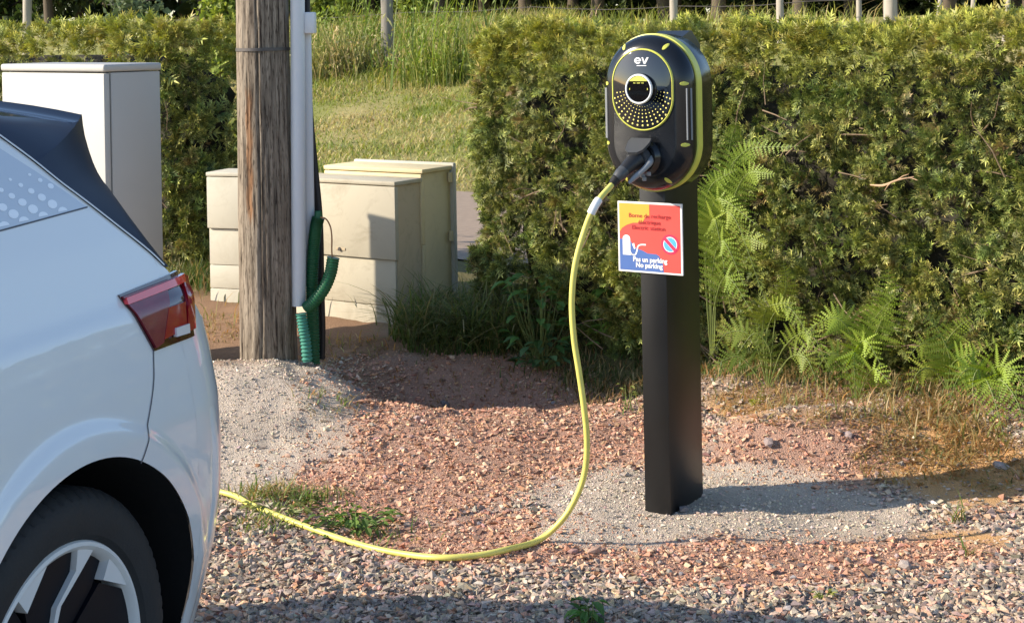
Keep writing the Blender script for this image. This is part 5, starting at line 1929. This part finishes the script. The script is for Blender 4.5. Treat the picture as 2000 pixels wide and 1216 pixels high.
def crown(name, n, centers, radii, size, cols, tips, parent, origin):
    ci = rng.integers(0, len(centers), n)
    d = rng.standard_normal((n, 3)); d /= np.linalg.norm(d, axis=1, keepdims=True)
    r = (.55 + .5 * rng.random(n))[:, None]
    loc = np.array(centers)[ci] + d * r * np.array(radii)[ci]
    dirs = d + .8 * rng.standard_normal((n, 3))
    me = scatter(name, LEAF_V, LEAF_F, loc, rand_rot(dirs, rng.random(n) * 6.28), size * np.exp(.3 * rng.standard_normal(n)), pick(cols, n), np.array([0, .4, 1, .4]), None, pick(tips, n))
    o = obj(name, me, M_leaf, parent); o['kind'] = 'stuff'
    return o


def tree(px, q, h, label, dark=1.0, nleaf=2600, low=1.0, wide=1.6, leaf=.17):
    a, _ = ray(px, 20)
    Y = q / (1 + .8 * a); X = a * Y; z = gz(X, Y)
    t = thing('broadleaf_tree', label, 'tree', (X, Y, z), 0, 'woodland edge beyond the field')
    mb = MB()
    top = Vector((random.uniform(-.5, .5), random.uniform(-.5, .5), h * .75))
    tr = spline([(0, 0, -.3), (random.uniform(-.1, .1), 0, h * .2), (top.x * .5, top.y * .5, h * .45), top], 12)
    mb.tube(tr, [.17 * (1 - .75 * i / 11) for i in range(12)], 9)
    for i in range(9):
        s = tr[3 + i % 8]; an = random.uniform(0, 6.3); L_ = random.uniform(.8, 1.7)
        mb.tube([s, s + Vector((cos(an), sin(an), .5)) * L_ * .5, s + Vector((cos(an), sin(an), .8)) * L_], [.055, .035, .012], 6, cap=False)
    mb.build('trunk', M_bark, t, smooth=60)
    cs, rs_ = [], []
    for i in range(13):
        an = random.uniform(0, 6.3); rr = wide * sqrt(random.random())
        zz_ = low + (h - low) * random.random()
        cs.append((rr * cos(an), rr * sin(an), zz_)); rs_.append((random.uniform(.5, 1.0), random.uniform(.5, 1.0), random.uniform(.4, .8)))
    crown('crown', nleaf, cs, rs_, leaf, [np.array(c) * dark for c in [(0.03, 0.05, 0.015), (0.045, 0.065, 0.02), (0.025, 0.04, 0.015)]], [np.array(c) * dark for c in [(0.06, 0.09, 0.025), (0.08, 0.10, 0.03)]], t, None)
    return t


tl2 = 'dark woodland tree behind the field fence'
for i, px in enumerate(np.linspace(-150, 2150, 17)):
    tree(px + random.uniform(-40, 40), 35 + random.uniform(0, 1.5), random.uniform(5.5, 7.5), tl2, 1.0, 2400, 1.1, 1.6)
for i, px in enumerate(np.linspace(-200, 2200, 14)):
    tree(px + random.uniform(-40, 40), 40 + random.uniform(0, 2), random.uniform(7, 9), tl2, .9, 2600, -.2, 2.0)
for i, px in enumerate(np.linspace(-250, 2250, 22)):
    tree(px + random.uniform(-20, 20), 45 + random.uniform(0, 2), random.uniform(5, 6.5), tl2, .8, 2000, -.6, 1.7, .46)


def bush(px, py, q, h, w, label, cols, tips, n, size, name='bush', upright=0.0):
    a, _ = ray(px, py)
    Y = q / (1 + .8 * a); X = a * Y; z = gz(X, Y)
    t = thing(name, label, 'bush', (X, Y, z), 0)
    mb = MB()
    stems = []
    for i in range(24):
        an = random.uniform(0, 6.3); r = w * random.random()
        e = Vector((r * cos(an), r * sin(an), h * random.uniform(.6, 1.05)))
        stems.append(e)
        mb.tube([(e.x * .1, e.y * .1, -.05), (e.x * .4, e.y * .4, e.z * .5), e], [.014, .009, .003], 5, cap=False)
    sm = mb.build('stems', mat_rib if upright else M_bark, t); sm['kind'] = 'stuff'
    k_ = rng.integers(0, 24, n); s = (.15 + .9 * rng.random(n) ** .8)
    E = np.array([tuple(e) for e in stems])[k_]
    loc = np.stack([E[:, 0] * (.1 + .9 * s), E[:, 1] * (.1 + .9 * s), E[:, 2] * s], 1) + .06 * rng.standard_normal((n, 3)) * (1 - .4 * upright)
    dirs = E * upright / h + np.array([0, 0, upright * .6]) + (1 - .6 * upright) * rng.standard_normal((n, 3))
    me = scatter('foliage', LEAF_V * np.array([.5 if upright else 1, 1, 1]), LEAF_F, loc, rand_rot(dirs, rng.random(n) * 6.28), size * np.exp(.3 * rng.standard_normal(n)), pick(cols, n), np.array([0, .4, 1, .4]), None, pick(tips, n))
    fo = obj('leaves', me, M_leaf, t); fo['kind'] = 'stuff'
    return t


YG = [(0.18, 0.24, 0.045), (0.24, 0.29, 0.055), (0.14, 0.19, 0.04)]; YGT = [(0.40, 0.45, 0.10), (0.32, 0.38, 0.08)]
def wisps(px, py, q, n, hmin, hmax, wd, label, name, cols):
    a, _ = ray(px, py)
    Y0 = q / (1 + .8 * a); X0 = a * Y0
    t = thing(name, label, 'weeds', (0, 0, 0))
    X = X0 + wd * rng.standard_normal(n); Y = Y0 + .5 * wd * rng.standard_normal(n)
    hh_ = hmin + (hmax - hmin) * rng.random(n) ** 1.4
    c = pick(cols, n)
    o = obj('stalks', blades('stalks', n, X, Y, hh_, c * .75, c * 1.2, .42, .010, 4), M_grass, t); o['kind'] = 'stuff'
    # small leaves along the stalks
    m = n * 5
    k_ = rng.integers(0, n, m); f_ = .25 + .75 * rng.random(m)
    loc = np.stack([X[k_], Y[k_], ground_z(X[k_], Y[k_]) + hh_[k_] * f_ * .85], 1) + .05 * rng.standard_normal((m, 3))
    me = scatter('sprays', LEAF_V * np.array([.45, 1, 1]), LEAF_F, loc, rand_rot(rng.standard_normal((m, 3)) * .6 + np.array([0, 0, .8]), rng.random(m) * 6.28), .075 * np.exp(.3 * rng.standard_normal(m)), c[k_], np.array([0, .4, 1, .4]), None, np.clip(c[k_] * 1.5, 0, .7))
    o = obj('sprays', me, M_leaf, t); o['kind'] = 'stuff'


wisps(880, 120, 22.6, 210, .4, 1.9, .36, 'tall wispy green broom beside the right hedge end', 'broom_bush', YG + [(0.34, 0.34, 0.10)])
wisps(818, 125, 23.2, 90, .3, 1.2, .30, 'thin green weeds between the lone post and the broom', 'wispy_weeds', YG + [(0.42, 0.36, 0.16)])
for px_ in (20, 85, 150):
    tree(px_, 37.5, 5.5, tl2, .9, 1500, -.3, 1.6, .30)
wisps(668, 130, 23.0, 330, .3, 1.15, .42, 'tangled straw-coloured weeds left of the lone fence post', 'tangled_weeds', [(0.30, 0.28, 0.10), (0.18, 0.21, 0.06), (0.46, 0.38, 0.18)])
wisps(700, 90, 26, 200, .4, 1.5, .6, 'green weeds at the back of the bank', 'back_weeds', YG)
bush(640, 40, 30, 1.3, .8, 'bright green bush behind the pole', YG, YGT, 1600, .12)
bush(430, 40, 22, 2.0, .40, 'yellow-green bush rising just left of the pole', YG, YGT, 2400, .10)
bush(255, 40, 22, 1.75, .55, 'grey-green bush above the left hedge', [(0.09, 0.13, 0.06), (0.12, 0.16, 0.08)], [(0.22, 0.27, 0.14), (0.16, 0.20, 0.10)], 1600, .12)
bush(820, 30, 31, 1.2, .9, 'green scrub at the top of the bank', YG, YGT, 1500, .13)
